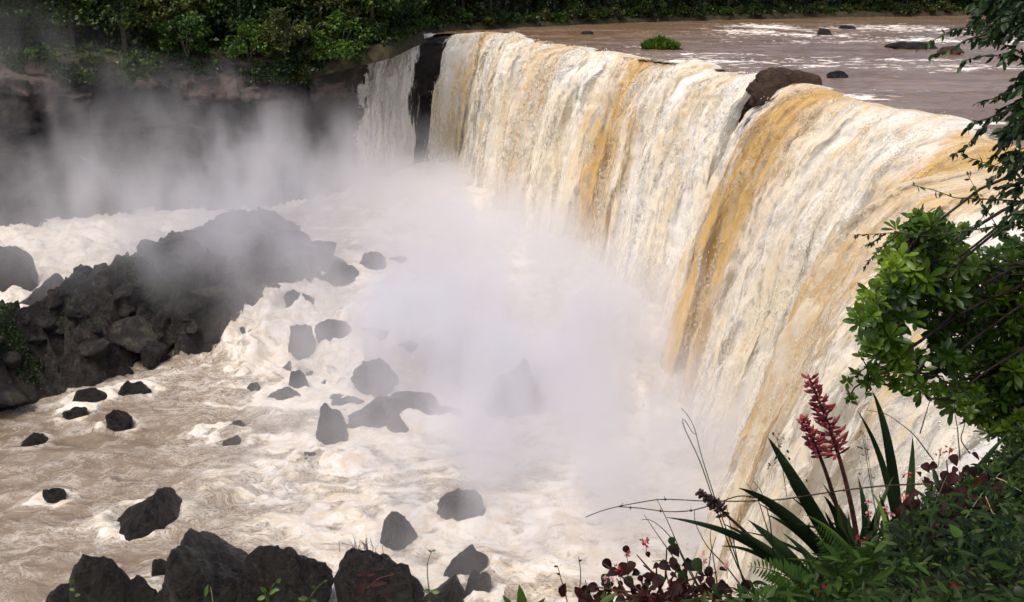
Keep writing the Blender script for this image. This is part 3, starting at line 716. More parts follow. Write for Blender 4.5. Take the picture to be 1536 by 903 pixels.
rd = np.random.default_rng(404); wgt = np.clip(foam - .55, 0, 1) * turb * (Y > 30) * (Y < 90) * (sdp > 3) * dry; wgt = (wgt * (.2 + np.maximum(rg2, 0))).ravel(); wgt /= wgt.sum()
ii = rd.choice(len(wgt), 34000, p=wgt); base_ = np.stack((X.ravel()[ii], Y.ravel()[ii], Z.ravel()[ii]), 1) + rd.normal(0, .12, (34000, 3)) * (1, 1, 0); base_[:, 2] += rd.exponential(.16, 34000)
r_ = rd.uniform(.012, .040, 34000); vv = np.array([(1, 0, 0), (0, 1, 0), (-1, 0, 0), (0, -1, 0), (0, 0, 1.1), (0, 0, -1)])
W = base_[:, None] + vv[None] * r_[:, None, None]; f_ = np.array([(0, 1, 4), (1, 2, 4), (2, 3, 4), (3, 0, 4), (1, 0, 5), (2, 1, 5), (3, 2, 5), (0, 3, 5)])
o = link('spray', mesh_np('spray', W.reshape(-1, 3), [(f_[None] + (np.arange(34000) * 6)[:, None, None]).reshape(-1, 3)], {'foam': np.full(34000 * 6, 1.6)}), M['pool'])
setp(o, 'white drops splashing up from the churning pool', 'spray', None, 'stuff')

# ------------------------------------------------------------------ cliff
base = [(-190, 60), (-120, 84)] + [tuple(PW(a, b)[:2]) for a, b in [(-300, 378), (0, 354), (160, 338), (330, 322), (440, 312), (510, 306)]]
# bare wall behind the falls: the lip, set back upstream
lw = LT[::12]
ldn = np.hypot(lw[:, 3], lw[:, 4])
lipb = np.stack((lw[:, 0] - lw[:, 3] / ldn * .55, lw[:, 1] - lw[:, 4] / ldn * .55), 1)
path = np.concatenate((np.array(base), lipb, np.array([(12.5, 12.5), (11.5, 10)])))
ztop = np.concatenate((np.array([2, 1.5, 0.2, -.6, -1.2, -1.4, -1.6, -2.2]), np.minimum(lw[:, 2], 0) - .22, np.array([0, .5])))
ps = np.concatenate(([0], np.cumsum(np.linalg.norm(np.diff(path, axis=0), axis=1))))
left_end = ps[len(base) - 1]
sN = np.concatenate((np.arange(0, left_end + 8, .35), np.arange(left_end + 8, ps[-1], .35)))
px_, py_ = np.interp(sN, ps, path[:, 0]), np.interp(sN, ps, path[:, 1])
for arr in (px_, py_): arr[:] = np.convolve(np.pad(arr, 5, mode='edge'), np.hanning(13)[1:-1] / np.hanning(13).sum(), 'valid')
zt = np.interp(sN, ps, ztop)
tx, ty = np.gradient(px_), np.gradient(py_); tl = np.hypot(tx, ty) + 1e-9
nx, ny = -ty / tl, tx / tl                         # into the rock
kz = np.linspace(0, 1, 110)
Sg, Kg = np.meshgrid(sN, kz, indexing='ij')
zz = -22.5 + (zt[:, None] + 22.5) * Kg
isl = sstep(left_end + 6, left_end - 2, Sg)
setb = isl * (3.2 * Kg ** 1.3) + (1 - isl) * 0.0
ledge = (np.floor(zz / 2.3 + 1.1 * fbm(Sg * .08, zz * .1, 0, 3, 51)) % 2) * .5 + .6 * vnoise(zz * .6 + 20, Sg * .12, 0, 52)
blk = _hash(np.floor(Sg * .55 + .4 * fbm(Sg * .3, zz * .3, 0, 2, 53)), np.floor(zz * .5 + .3 * fbm(Sg * .4, zz * .3, 3, 2, 54)), np.zeros_like(Sg), 55)
blk2 = _hash(np.floor(Sg * 1.25 + .5 * fbm(Sg * .5, zz * .4, 0, 2, 63)), np.floor(zz * .8 + .4 * fbm(Sg * .6, zz * .4, 3, 2, 64)), np.zeros_like(Sg), 65)
dsp = ledge * .9 + blk * .8 + blk2 * .45 + 2.2 * fbm(Sg * .09, zz * .06, 0, 3, 56) + 1.0 * fbm(Sg * .5, zz * .4, 0, 4, 57)
dsp = dsp * (isl + (1 - isl) * .45) * sstep(1.02, .9, Kg) + isl * 1.4 * sstep(.55, .75, Kg) * sstep(1.0, .9, Kg) * -1
nearf = np.exp(-((Sg - left_end - 1.0) / 5.5) ** 2); dsp = dsp * (1 - nearf) + 1.3 * nearf
wx = px_[:, None] + nx[:, None] * (setb + dsp + (1 - isl) * .5 * sstep(1, .6, Kg)); wy = py_[:, None] + ny[:, None] * (setb + dsp + (1 - isl) * .5 * sstep(1, .6, Kg))
o = link('cliff', mesh_np('cliff', np.stack((wx, wy, zz), -1).reshape(-1, 3), [grid_faces(*wx.shape)]), M['cliff'])
setp(o, 'dark layered cliff walling the gorge', None, None, 'structure')
EDGE_L = np.stack((wx[:, -1], wy[:, -1], zz[:, -1]), 1)[sN < left_end + 1.5]

# ------------------------------------------------------------------ far ground
bankline = [tuple(P(a, b, 0)[:2]) for a, b in [(560, 86), (585, 64), (620, 55), (652, 49), (700, 45), (760, 42), (830, 39), (920, 35), (1000, 32), (1120, 29), (1250, 26), (1400, 24), (1560, 22)]] + [(190, 225), (420, 240), (900, 250)]
bl = np.array([(a, b, .55) for a, b in bankline]); bl[0] = (*bl[0][:2], -1.6); bl[1, 2] = -.3; bl[2, 2] = .2
e1 = EDGE_L[::8]
edge = np.concatenate((np.array([(-900, 40, 3.0)]), e1, bl[1:]))
es = np.concatenate(([0], np.cumsum(np.linalg.norm(np.diff(edge[:, :2], axis=0), axis=1))))
eN = np.concatenate((np.linspace(0, es[1], 20)[:-1], np.arange(es[1], es[-3], 1.0), np.linspace(es[-3], es[-1], 30)))
E = np.stack([np.interp(eN, es, edge[:, k]) for k in range(3)], 1)
outd = E[:, :2] - np.array((30.0, 30.0)); outd /= np.linalg.norm(outd, axis=1)[:, None]
offs = np.array([-.3, 0, .6, 2, 4, 7, 12, 20, 35, 60, 120, 300, 800, 2500.0]); rise = np.array([-1.4, -.5, .1, .5, .9, 1.4, 2.2, 3.6, 6, 10, 18, 30, 45, 60.0])
gx_ = E[:, 0:1] + outd[:, 0:1] * offs[None]; gy_ = E[:, 1:2] + outd[:, 1:2] * offs[None]
gz_ = E[:, 2:3] + rise[None] + .35 * fbm(gx_ * .3, gy_ * .3, 0, 3, 61) * (offs[None] > .3)
o = link('ground', mesh_np('ground', np.stack((gx_, gy_, gz_), -1).reshape(-1, 3), [grid_faces(*gx_.shape)[:, ::-1]]), M['soil'])
setp(o, 'dark forest floor along the far bank', None, None, 'structure')
def ground_at(i, d):
    i = min(max(i, 0), len(E) - 1)
    return np.array((E[i, 0] + outd[i, 0] * d, E[i, 1] + outd[i, 1] * d, E[i, 2] + np.interp(d, offs, rise)))

# ------------------------------------------------------------------ forest
def crown(mb, c, rad, ncl, per, L, r, low=-.8, tpl=T_SPRAY):
    for _ in range(ncl):
        while True:
            d = r.normal(size=3); d /= np.linalg.norm(d)
            if d[2] > low: break
        k = r.uniform(.55, 1.05)
        cc = np.array(c) + d * np.array(rad) * k
        cr = r.uniform(.16, .34) * np.mean(rad)
        u = rdirs(per, r); rr_ = r.uniform(.25, 1, per) ** .5
        pos = cc + u * rr_[:, None] * cr * np.array((1.15, 1.15, .75))
        dr = u + r.normal(0, .5, (per, 3)) + (0, 0, -.15)
        up = np.array((0, 0, 1.0)) + r.normal(0, .45, (per, 3))
        v0 = r.uniform(.05, .75)
        mb.leaves(tpl, pos, dr, up, r.uniform(.7, 1.3, per) * L, np.clip(v0 + r.normal(0, .14, per), 0, .85))
def tree_proto(seed, h, rad, low, ncl, per, L, mat, label, group, cat='tree', name='tree'):
    r = np.random.default_rng(seed)
    root = empty(name); setp(root, label, cat, group)
    tb = MB()
    pts = [(0, 0, -1.0)]
    for k in range(1, 6):
        pts.append((r.normal(0, .10) * k, r.normal(0, .10) * k, h * .8 * k / 5))
    tb.tube(pts, np.linspace(.26, .07, 6) * h / 11, 7)
    for k in range(7):
        z0 = r.uniform(.25, .75) * h; a = r.uniform(0, 6.28); L_ = r.uniform(.5, .95) * rad
        tb.tube([(0, 0, z0), (math.cos(a) * L_ * .5, math.sin(a) * L_ * .5, z0 + .5), (math.cos(a) * L_, math.sin(a) * L_, z0 + r.uniform(.4, 1.6))], [.09 * h / 11, .06 * h / 11, .02], 5)
    link('trunk', tb.mesh('trunk'), M['bark'], root)
    cb = MB()
    crown(cb, (0, 0, (h + low) / 2), (rad, rad, (h - low) / 2), ncl, per, L, r, -1)
    link('crown', cb.mesh('crown', False), M[mat], root)
    return root
def shrub_proto(seed, h, rad, ncl, per, L, mat, label, group, name='shrub'):
    r = np.random.default_rng(seed)
    root = empty(name); setp(root, label, 'shrub', group)
    sb = MB()
    for k in range(6):
        a = r.uniform(0, 6.28); sb.tube([(0, 0, -.6), (math.cos(a) * rad * .3, math.sin(a) * rad * .3, h * .4), (math.cos(a) * rad * .6, math.sin(a) * rad * .6, h * .75)], [.06, .04, .015], 5)
    link('stem', sb.mesh('stem'), M['bark'], root)
    cb = MB()
    crown(cb, (0, 0, h * .42), (rad, rad, h * .58), ncl, per, L, r, -.6)
    link('foliage', cb.mesh('foliage', False), M[mat], root)
    return root
iL1 = int(np.argmin(np.abs(E[:, 0] - e1[-1][0]) + np.abs(E[:, 1] - e1[-1][1])))   # where the cliff edge meets the river bank
def place(protos_, i, d, sc, r, used, label=None, dz=0.0):
    k = int(r.integers(len(protos_)))
    p = ground_at(i, d); p[2] += dz
    if k not in used:
        used.add(k); o = protos_[k]; o.location = p; o.rotation_euler = (0, 0, r.uniform(0, 6.28)); o.scale = (sc, sc, sc)
    else:
        o = copy_thing(protos_[k], p, r.uniform(0, 6.28), sc)
    if label: o['label'] = label
    return o
r = np.random.default_rng(21)
GL, GF = 'trees standing above the misty cliff', 'trees along the far river bank'
tp = [tree_proto(300 + k, h, rad, lo, ncl, 60, .42, m, 'dense dark tree in the forest wall', GL) for k, (h, rad, lo, ncl, m) in enumerate([(12, 3.6, 1.2, 85, 'far'), (10, 3.0, .6, 75, 'far'), (14, 4.2, 2.0, 95, 'far'), (9, 3.2, .4, 75, 'farolive')])]
used = set()
i0 = int(np.argmin(np.abs(E[:, 0] + 95)))
left_ids = np.arange(i0, iL1)
for row, (d, step) in enumerate([(5, 3.4), (10, 4.2), (17, 5.5)]):
    acc = 0.0
    for i in np.arange(i0, iL1 + 3, 1):
        acc += np.linalg.norm(E[min(i + 1, len(E) - 1), :2] - E[i, :2])
        if acc > step:
            acc = 0; o = place(tp, int(i), d + r.uniform(-1.5, 1.5), r.uniform(.75, 1.1), r, used); o['group'] = GL
            o['label'] = 'dense dark tree among those crowding the top of the misty cliff'
i1 = int(np.argmin(np.abs(E[:, 0] - 125)))
for row, (d, step) in enumerate([(4, 4.6), (9, 6.0)]):
    acc = 0.0
    for i in np.arange(iL1, i1, 1):
        acc += np.linalg.norm(E[min(i + 1, len(E) - 1), :2] - E[i, :2])
        if acc > step:
            acc = 0; o = place(tp, int(i), d + r.uniform(-1.2, 1.2), r.uniform(.75, 1.15), r, used); o['group'] = GF
            o['label'] = 'dense dark tree in the forest wall along the far river bank'
GS = 'shrubs fringing the cliff top and far bank'
shp = [shrub_proto(330 + k, h, rd, n_, 48, .30, m, 'leafy shrub on the bank', GS) for k, (h, rd, n_, m) in enumerate([(2.6, 1.7, 26, 'far'), (2.0, 1.5, 22, 'farolive'), (3.2, 1.9, 30, 'far'), (1.6, 1.3, 18, 'farbright')])]
used = set()
acc = 0.0
for i in np.arange(i0, iL1 + 1):
    acc += np.linalg.norm(E[i + 1, :2] - E[i, :2])
    if acc > 1.5:
        acc = 0; o = place(shp, int(i), r.uniform(-.9, 1.2), r.uniform(.6, 1.25), r, used, 'leafy shrub overhanging the top edge of the misty cliff', -.5 - r.uniform(0, .9)); o['group'] = 'shrubs fringing the cliff top'
acc = 0.0
for i in np.arange(iL1 + 1, i1):
    acc += np.linalg.norm(E[i + 1, :2] - E[i, :2])
    if acc > 2.1:
        acc = 0; o = place(shp, int(i), r.uniform(.6, 2.4), r.uniform(.6, 1.05), r, used, 'leafy shrub at the waterline of the far river bank', -.1); o['group'] = 'shrubs along the far river bank'
# a few bright ones the photo picks out
for px, py, D, sc, m, lab in [(278, 52, 105.5, 1.15, 'farbright', 'pale green feathery shrub standing out of the dark misty cliff-top forest'), (425, 50, 109, 1.15, 'farolive', 'yellow-green bushy shrub above the cliff, mid-way to the falls'),
                              (508, 66, 112.0, 1.4, 'farbright', 'bright green rounded bush on the cliff edge just left of the narrow fall'), (372, 62, 108, 1.1, 'farbright', 'fresh green bush on the cliff edge above the reddish rock')]:
    pr = shrub_proto(int(px), 3.6, 2.0, 34, 60, .30, m, lab, None)
    p = Q(px, py, D); pr.location = (p[0], p[1], p[2] - 1.5 * sc); pr.scale = (sc, sc, sc)
# undergrowth that closes the gaps between the trunks
mb = MB(); NU = 26000
ii = r.integers(i0, i1, NU); dd = r.uniform(.3, 22, NU) ** 1.0
pp = np.stack((E[ii, 0] + outd[ii, 0] * dd, E[ii, 1] + outd[ii, 1] * dd, E[ii, 2] + np.interp(dd, offs, rise) + np.abs(r.normal(0, .5, NU)) + .35 * np.maximum(0, dd - 6) * r.uniform(0, 1, NU)), 1) + r.normal(0, .5, (NU, 3)) * (1, 1, .2)
mb.leaves(T_SPRAY, pp, rdirs(NU, r) + (0, 0, .3), rdirs(NU, r) + (0, 0, 1), r.uniform(.3, .75, NU), r.uniform(0, .8, NU))
o = link('undergrowth', mb.mesh('undergrowth', False), M['far']); setp(o, 'dark undergrowth of the forest across the river', 'undergrowth', None, 'stuff')
# pale bare trunks seen against the forest
for px, py, D in [(622, 40, 139), (592, 42, 133)]:
    mbt = MB(); p = Q(px, py, D)
    mbt.tube([(0, 0, -1), (.08, 0, 2), (-.05, .1, 5), (.1, 0, 9)], [.10, .09, .07, .04], 6)
    for k in range(5): mbt.tube([(0, 0, 3 + k), (.5 - .2 * k, .1, 3.6 + k), (.9 - .4 * k, .2, 4.6 + k)], [.04, .03, .01], 4)
    o = link('bare_tree', mbt.mesh('bare_tree'), M['deadwood'], loc=(p[0], p[1], 0)); setp(o, 'thin bare pale tree before the dark forest at the far end of the falls' if px > 600 else 'thin bare pale tree farther from the river, left of its twin', 'tree')
# green tuft in the river
root = empty('river_shrub'); p = P(990, 73, 0); root.location = (p[0], p[1], -.1); setp(root, 'green grassy tuft growing alone in the river above the middle curtain', 'shrub')
mb = MB(); n_ = 1500; a = r.uniform(0, 6.28, n_); q_ = r.uniform(0, 1, n_) ** .5
pos = np.stack((np.cos(a) * q_ * 1.75, np.sin(a) * q_ * 1.2, r.uniform(0, .9, n_) * (1.15 - q_)), 1)
mb.leaves(T_LANCE, pos, np.stack((np.cos(a) * .5, np.sin(a) * .5, np.full(n_, 1.0)), 1) + r.normal(0, .35, (n_, 3)), rdirs(n_, r), r.uniform(.4, .85, n_), r.uniform(.1, .8, n_), 1.3)
link('foliage', mb.mesh('foliage', False), M['farbright'], root)
V, F = rock_verts(77, 1.7, 1.0, .3, 'flat', 3); link('rock_base', mesh_np('rock_base', V, [F]), M['rock'], root)
# pale fallen branch on the cliff
p0 = Q(118, 234, 96); mb = MB()
mb.tube([Q(118, 232, 95.2) - p0, Q(140, 247, 95.1) - p0, Q(165, 253, 95.2) - p0, Q(200, 258, 95.6) - p0], [.045, .04, .03, .015], 6)
mb.tube([Q(140, 247, 95.1) - p0, Q(128, 228, 95.4) - p0], [.03, .012], 5)
o = link('fallen_branch', mb.mesh('fallen_branch'), M['deadwood'], loc=p0); setp(o, 'pale fallen branch caught on the misty cliff face', 'branch')
# dry tuft on the flat-topped boulder
p = Q(545, 826, 40.5); mb = MB()
for k in range(26):
    b0 = r.normal(0, .28, 3) * (1.6, 1, 0); mb.tube([b0 - (0, 0, .3), b0 + (r.normal(0, .06), 0, .2), b0 + (r.normal(0, .2), r.normal(0, .1), r.uniform(.3, .6))], [.02, .015, .005], 4)
o = link('dry_grass', mb.mesh('dry_grass'), M['twig'], loc=p); setp(o, 'dry dark grass tuft on top of the flat-topped boulder', 'grass')

# ------------------------------------------------------------------ mist
def mist(name, lo, hi, res, blobs, label, nscale, amount, seed=0.0, col=(.945, .952, .995), aniso=.35):
    vol = bpy.data.volumes.new(name); o = bpy.data.objects.new(name, vol); COL.objects.link(o)
    mt = bpy.data.materials.new(name); mt.use_nodes = True; t = mt.node_tree; t.nodes.clear()
    out = t.nodes.new('ShaderNodeOutputMaterial'); pv = t.nodes.new('ShaderNodeVolumePrincipled')
    pv.inputs['Color'].default_value = (*col, 1); pv.inputs['Density'].default_value = amount; pv.inputs['Anisotropy'].default_value = aniso
    t.links.new(pv.outputs[0], out.inputs['Volume'])
    vol.materials.append(mt)
    g = bpy.data.node_groups.new(name + ' density', 'GeometryNodeTree')
    g.interface.new_socket('Geometry', in_out='INPUT', socket_type='NodeSocketGeometry')
    g.interface.new_socket('Geometry', in_out='OUTPUT', socket_type='NodeSocketGeometry')
    N, Lk = g.nodes, g.links
    def nd(typ, ins=None, out=0, **pr):
        n = N.new(typ)
        for k, v in pr.items(): setattr(n, k, v)
        for k, v in (ins or {}).items():
            if isinstance(v, bpy.types.NodeSocket): Lk.new(v, n.inputs[k])
            else: n.inputs[k].default_value = v
        return n.outputs[out]
    go = N.new('NodeGroupOutput')
    pos = nd('GeometryNodeInputPosition')
    def noise(vec, out=0, detail=4.0, rough=.55): return nd('ShaderNodeTexNoise', {'Vector': vec, 'Scale': 1.0, 'Detail': detail, 'Roughness': rough}, out)
    sv = nd('ShaderNodeVectorMath', {0: pos, 1: (nscale[0] * .5, nscale[1] * .5, nscale[2] * .6)}, operation='MULTIPLY')
    sv = nd('ShaderNodeVectorMath', {0: sv, 1: (seed, seed * 2, 3.1)}, operation='ADD')
    wz = nd('ShaderNodeVectorMath', {0: noise(sv, 1, 2.0), 1: (.5, .5, .5)}, operation='SUBTRACT')
    wz = nd('ShaderNodeVectorMath', {0: wz, 1: (12.0, 12.0, 9.0)}, operation='MULTIPLY')
    wp = nd('ShaderNodeVectorMath', {0: pos, 1: wz}, operation='ADD')
    tot = None
    for c, rad, dens in blobs:
        v = nd('ShaderNodeVectorMath', {0: wp, 1: c}, operation='SUBTRACT')
        v = nd('ShaderNodeVectorMath', {0: v, 1: (1 / rad[0], 1 / rad[1], 1 / rad[2])}, operation='MULTIPLY')
        dd = nd('ShaderNodeVectorMath', {0: v, 1: v}, 1, operation='DOT_PRODUCT')
        m = nd('ShaderNodeMath', {0: 1.0, 1: dd}, operation='SUBTRACT', use_clamp=True)
        m = nd('ShaderNodeMath', {0: m, 1: 2.0}, operation='POWER')
        m = nd('ShaderNodeMath', {0: m, 1: dens}, operation='MULTIPLY')
        tot = m if tot is None else nd('ShaderNodeMath', {0: tot, 1: m}, operation='ADD')
    nv = nd('ShaderNodeVectorMath', {0: wp, 1: nscale}, operation='MULTIPLY')
    nf_ = nd('ShaderNodeMapRange', {'Value': noise(nv, 0, 6.0, .62), 'From Min': .42, 'From Max': .63, 'To Min': .03, 'To Max': 2.15})
    tot = nd('ShaderNodeMath', {0: tot, 1: nf_}, operation='MULTIPLY')
    tot = nd('ShaderNodeMath', {0: tot, 1: .002}, operation='SUBTRACT')
    tot = nd('ShaderNodeMath', {0: tot, 1: 0.0}, operation='MAXIMUM')
    vc = N.new('GeometryNodeVolumeCube')
    Lk.new(tot, vc.inputs['Density']); vc.inputs['Background'].default_value = 0.0
    vc.inputs['Min'].default_value = lo; vc.inputs['Max'].default_value = hi
    for k, v in zip(('Resolution X', 'Resolution Y', 'Resolution Z'), res): vc.inputs[k].default_value = v
    sm = N.new('GeometryNodeSetMaterial'); sm.inputs['Material'].default_value = mt
    Lk.new(vc.outputs[0], sm.inputs[0]); Lk.new(sm.outputs[0], go.inputs[0])
    md = o.modifiers.new('density', 'NODES'); md.node_group = g
    setp(o, label, 'mist', None, 'stuff')
    return o
BLOBS = [((-2, 76, -18), (24, 36, 9), .155), ((-3, 64, -17), (18, 15, 8), .125), ((7, 68, -17.5), (9, 20, 7), .14), ((7, 52, -18), (15, 21, 8), .19), ((-10, 113, -18.5), (16, 11, 6.5), .22), ((2, 94, -17), (9, 20, 8), .14),
         ((-23, 104, -14), (22, 14, 11), .12), ((-48, 101, -10), (36, 12, 12.5), .085), ((-62, 99, -1), (30, 13, 10), .05), ((-26, 78, -12), (26, 16, 9), .10), ((-6, 62, -14), (6, 6, 9), .13), ((-3, 47, -18.5), (18, 15, 5.5), .085), ((-10, 92, -15), (12, 13, 7), .10)]
mist('mist', (-84, 30, -20.5), (22, 126, 8), (176, 160, 54), BLOBS, 'white spray and grey mist drifting up from the foot of the falls', (.27, .27, .105), 1.0)
# ------------------------------------------------------------------ near bank
def proj(p):
    p = np.atleast_2d(p) - CAM
    dep = p[:, 1] * cp - p[:, 2] * sp
    up = p[:, 1] * sp + p[:, 2] * cp
    return W0 / 2 + F0 * p[:, 0] / dep, H0 / 2 - F0 * up / dep
EX = np.array([-40, -14, -4, -1.5, 0, 1, 2.3, 4, 8, 11, 40]); EY = np.array([-34, -8, 1.0, 2.1, 2.5, 3.1, 4.3, 6.4, 9.0, 9.6, 10.5])
def near_z(X, Y):
    top = 5.3 - .17 * np.clip(Y, -8, 30) + .06 * np.clip(X, -5, 10) + .05 * np.clip(-Y, 0, 40)
    e = (Y - np.interp(X, EX, EY)) * .8
    z = np.where(e > 0, top - 2.1 * e - .35 * np.minimum(e, 1), top)
    far = sstep(11, 20, X)
    z = z * (1 - far) + far * (.6 + .08 * (X - 12) - 8 * sstep(9, 13, Y))
    return np.maximum(z, -23)
gx = np.concatenate((np.arange(-40, -4, .9), np.arange(-4, 6, .1), np.arange(6, 70, .8))); gy = np.concatenate((np.arange(-60, 0, 1.0), np.arange(0, 6, .1), np.arange(6, 32, .5)))
X, Y = np.meshgrid(gx, gy, indexing='ij')
Z = near_z(X, Y) + .05 * fbm(X * 2, Y * 2, 0, 3, 110) + .25 * fbm(X * .5, Y * .5, 0, 3, 111) * sstep(3, 9, np.hypot(X, Y))
o = link('bank', mesh_np('bank', np.stack((X, Y, Z), -1).reshape(-1, 3), [grid_faces(*X.shape)]), M['soil'])
setp(o, 'steep leafy bank the view is taken from', None, None, 'structure')
BPX = np.array([-200, 700, 780, 860, 1000, 1100, 1150, 1200, 1290, 1340, 1400, 1480, 1540, 1700]); BPY = np.array([945, 935, 925, 905, 897, 886, 866, 838, 800, 772, 730, 680, 630, 560])
r = np.random.default_rng(77)

# ---- ground cover
mb = MB(); n = 110000
xx, yy = r.uniform(-1.2, 4.5, n), r.uniform(2.0, 5.6, n)
hh = r.uniform(0, 1, n) ** 1.3 * .62 * (.62 + .75 * fbm(xx * 2.2, yy * 2.2, 0, 3, 160))
zz = near_z(xx, yy) + hh
px, py = proj(np.stack((xx, yy, zz), 1))
m = (fbm(xx * 7, yy * 7, zz * 7, 2, 161) > -.22) & (py > np.interp(px, BPX, BPY) + 14 * fbm(px * .025, 3.0, 0, 3, 5) + r.uniform(0, 14, n)) & (px > 780) & (px < 1640) & (yy < np.interp(xx, EX, EY) + .9)
pos = np.stack((xx, yy, zz), 1)[m]; k = len(pos)
v0 = np.clip(.42 + .5 * fbm(pos[:, 0] * 3, pos[:, 1] * 3, pos[:, 2] * 4, 3, 8) + r.normal(0, .14, k), 0, .84)
v0 = np.where(r.uniform(0, 1, k) < .012, .97, v0)
dr = rdirs(k, r) * (1, 1, .5) + (0, -.35, .1); up = np.array((0, -.3, 1)) + r.normal(0, .45, (k, 3))
c = r.uniform(0, 1, k)
for tpl, a, b, L0, L1 in ((T_OVAL, 0, .36, .008, .028), (T_HEART, .36, .44, .014, .038), (T_LANCE, .44, 1, .018, .075)):
    q = (c >= a) & (c < b)
    mb.leaves(tpl, pos[q], dr[q], up[q], r.uniform(L0, L1, q.sum()), v0[q])
n = 26000; xx, yy = r.uniform(1.5, 10, n), r.uniform(-3, 9.5, n); zz = near_z(xx, yy) + r.uniform(0, .45, n) * (.6 + .6 * fbm(xx, yy, 0, 3, 170)); px, py = proj(np.stack((xx, yy, zz), 1))
m = ((px > 1660) | (yy < 1.5)) & (yy < np.interp(xx, EX, EY) + .6) & (np.hypot(xx, yy) > 1.6); pos = np.stack((xx, yy, zz), 1)[m]; k = len(pos)
mb.leaves(T_LANCE, pos, rdirs(k, r) * (1, 1, .5), np.array((0, -.2, 1)) + r.normal(0, .45, (k, 3)), r.uniform(.04, .15, k), r.uniform(.1, .8, k), 1.5)
o = link('ground_cover', mb.mesh('ground_cover', False), M['cover']); setp(o, 'tangled leafy ground cover over the edge of the bank', 'ground cover', None, 'stuff')

# ---- loose grass blades and dead twigs through the cover
mb = MB(); kk_ = 0
while kk_ < 210:
    x_, y_ = r.uniform(.2, 3.6), r.uniform(2.6, 4.6); b0 = np.array((x_, y_, near_z(x_, y_)))
    h_ = r.uniform(.18, .5); ln = r.normal(0, .16, 2); e_ = b0 + (ln[0] * 1.6 - .06, ln[1], h_); m_ = b0 + (ln[0] * .4, ln[1] * .3, h_ * .75)
    q_x, q_y = proj(e_)
    if q_y[0] < np.interp(q_x[0], BPX, BPY) - 12 or q_x[0] < 1090: continue
    kk_ += 1; t_ = np.linspace(0, 1, 12)[:, None]; p_ = (1 - t_) ** 2 * b0 + 2 * t_ * (1 - t_) * m_ + t_ * t_ * e_
    hw_ = (np.sin(np.clip(1.1 - t_[:, 0], 0, 1) * 1.5) * r.uniform(.0015, .0045) + .0004)[:, None]; sd_ = np.array((1, .3 * r.normal(), .2))[None]
    mb.add(np.stack((p_ - sd_ * hw_, p_ + sd_ * hw_), 1).reshape(-1, 3), grid_faces(12, 2), float(r.uniform(.1, .84)))
o = link('grass', mb.mesh('grass'), M['fern']); setp(o, 'loose green grass blades poking through the ground cover on the bank', 'grass', None, 'stuff')
mb = MB()
for k_ in range(46):
    x_, y_ = r.uniform(.5, 3.4), r.uniform(2.7, 4.2); p_ = np.array((x_, y_, near_z(x_, y_) + r.uniform(.2, .55))); d_ = rdirs(1, r)[0] * (1, .4, .5) * r.uniform(.1, .3)
    q_x, q_y = proj(p_ + d_)
    if q_y[0] < np.interp(q_x[0], BPX, BPY) - 4: continue
    mb.tube([p_, p_ + d_ * .5 + r.normal(0, .015, 3), p_ + d_], [.0026, .002, .0008], 4)
o = link('dead_twigs', mb.mesh('dead_twigs'), M['straw']); setp(o, 'pale dead twigs caught in the ground cover on the bank', 'twigs', None, 'stuff')

# ---- strap-leaved plants
def bez(p0, p1, p2, n):
    t = np.linspace(0, 1, n)[:, None]
    c = 2 * p1 - .5 * (p0 + p2)
    return (1 - t) ** 2 * p0 + 2 * t * (1 - t) * c + t * t * p2
def blade(root, o0, pts, w, mat='blade', var=.4, name='leaf', roll=0.0):
    """pts: base, middle, tip (world); w: full width"""
    p = bez(*[np.asarray(a, float) - o0 for a in pts], 22)
    t = np.linspace(0, 1, 22)
    tg = np.gradient(p, axis=0); tg /= np.linalg.norm(tg, axis=1)[:, None]
    view = np.array((-.15 + roll, -1, .25)); sd_ = np.cross(tg, view); sd_ /= np.linalg.norm(sd_, axis=1)[:, None]
    nn = np.cross(sd_, tg)
    hw = w / 2 * .66 * np.minimum(1, .8 + .5 * t) * (1 - t ** 2.1) + .0006
    V = []
    for f, dz in ((-1, .28), (-.5, .08), (0, 0), (.5, .08), (1, .28)):
        V.append(p + sd_ * (hw * f)[:, None] - nn * (hw * dz)[:, None])
    th = nn * .0018
    up_ = np.stack(V, 1); lo_ = up_ + th[:, None]
    mb = MB()
    vv = np.repeat((var + .18 * np.sin(t * 9 + var * 20) + .15 * t), 5)
    F = grid_faces(22, 5)
    mb.add(up_.reshape(-1, 3), F, vv); mb.add(lo_.reshape(-1, 3), F[:, ::-1], vv)
    return link(name, mb.mesh(name), M[mat], root)
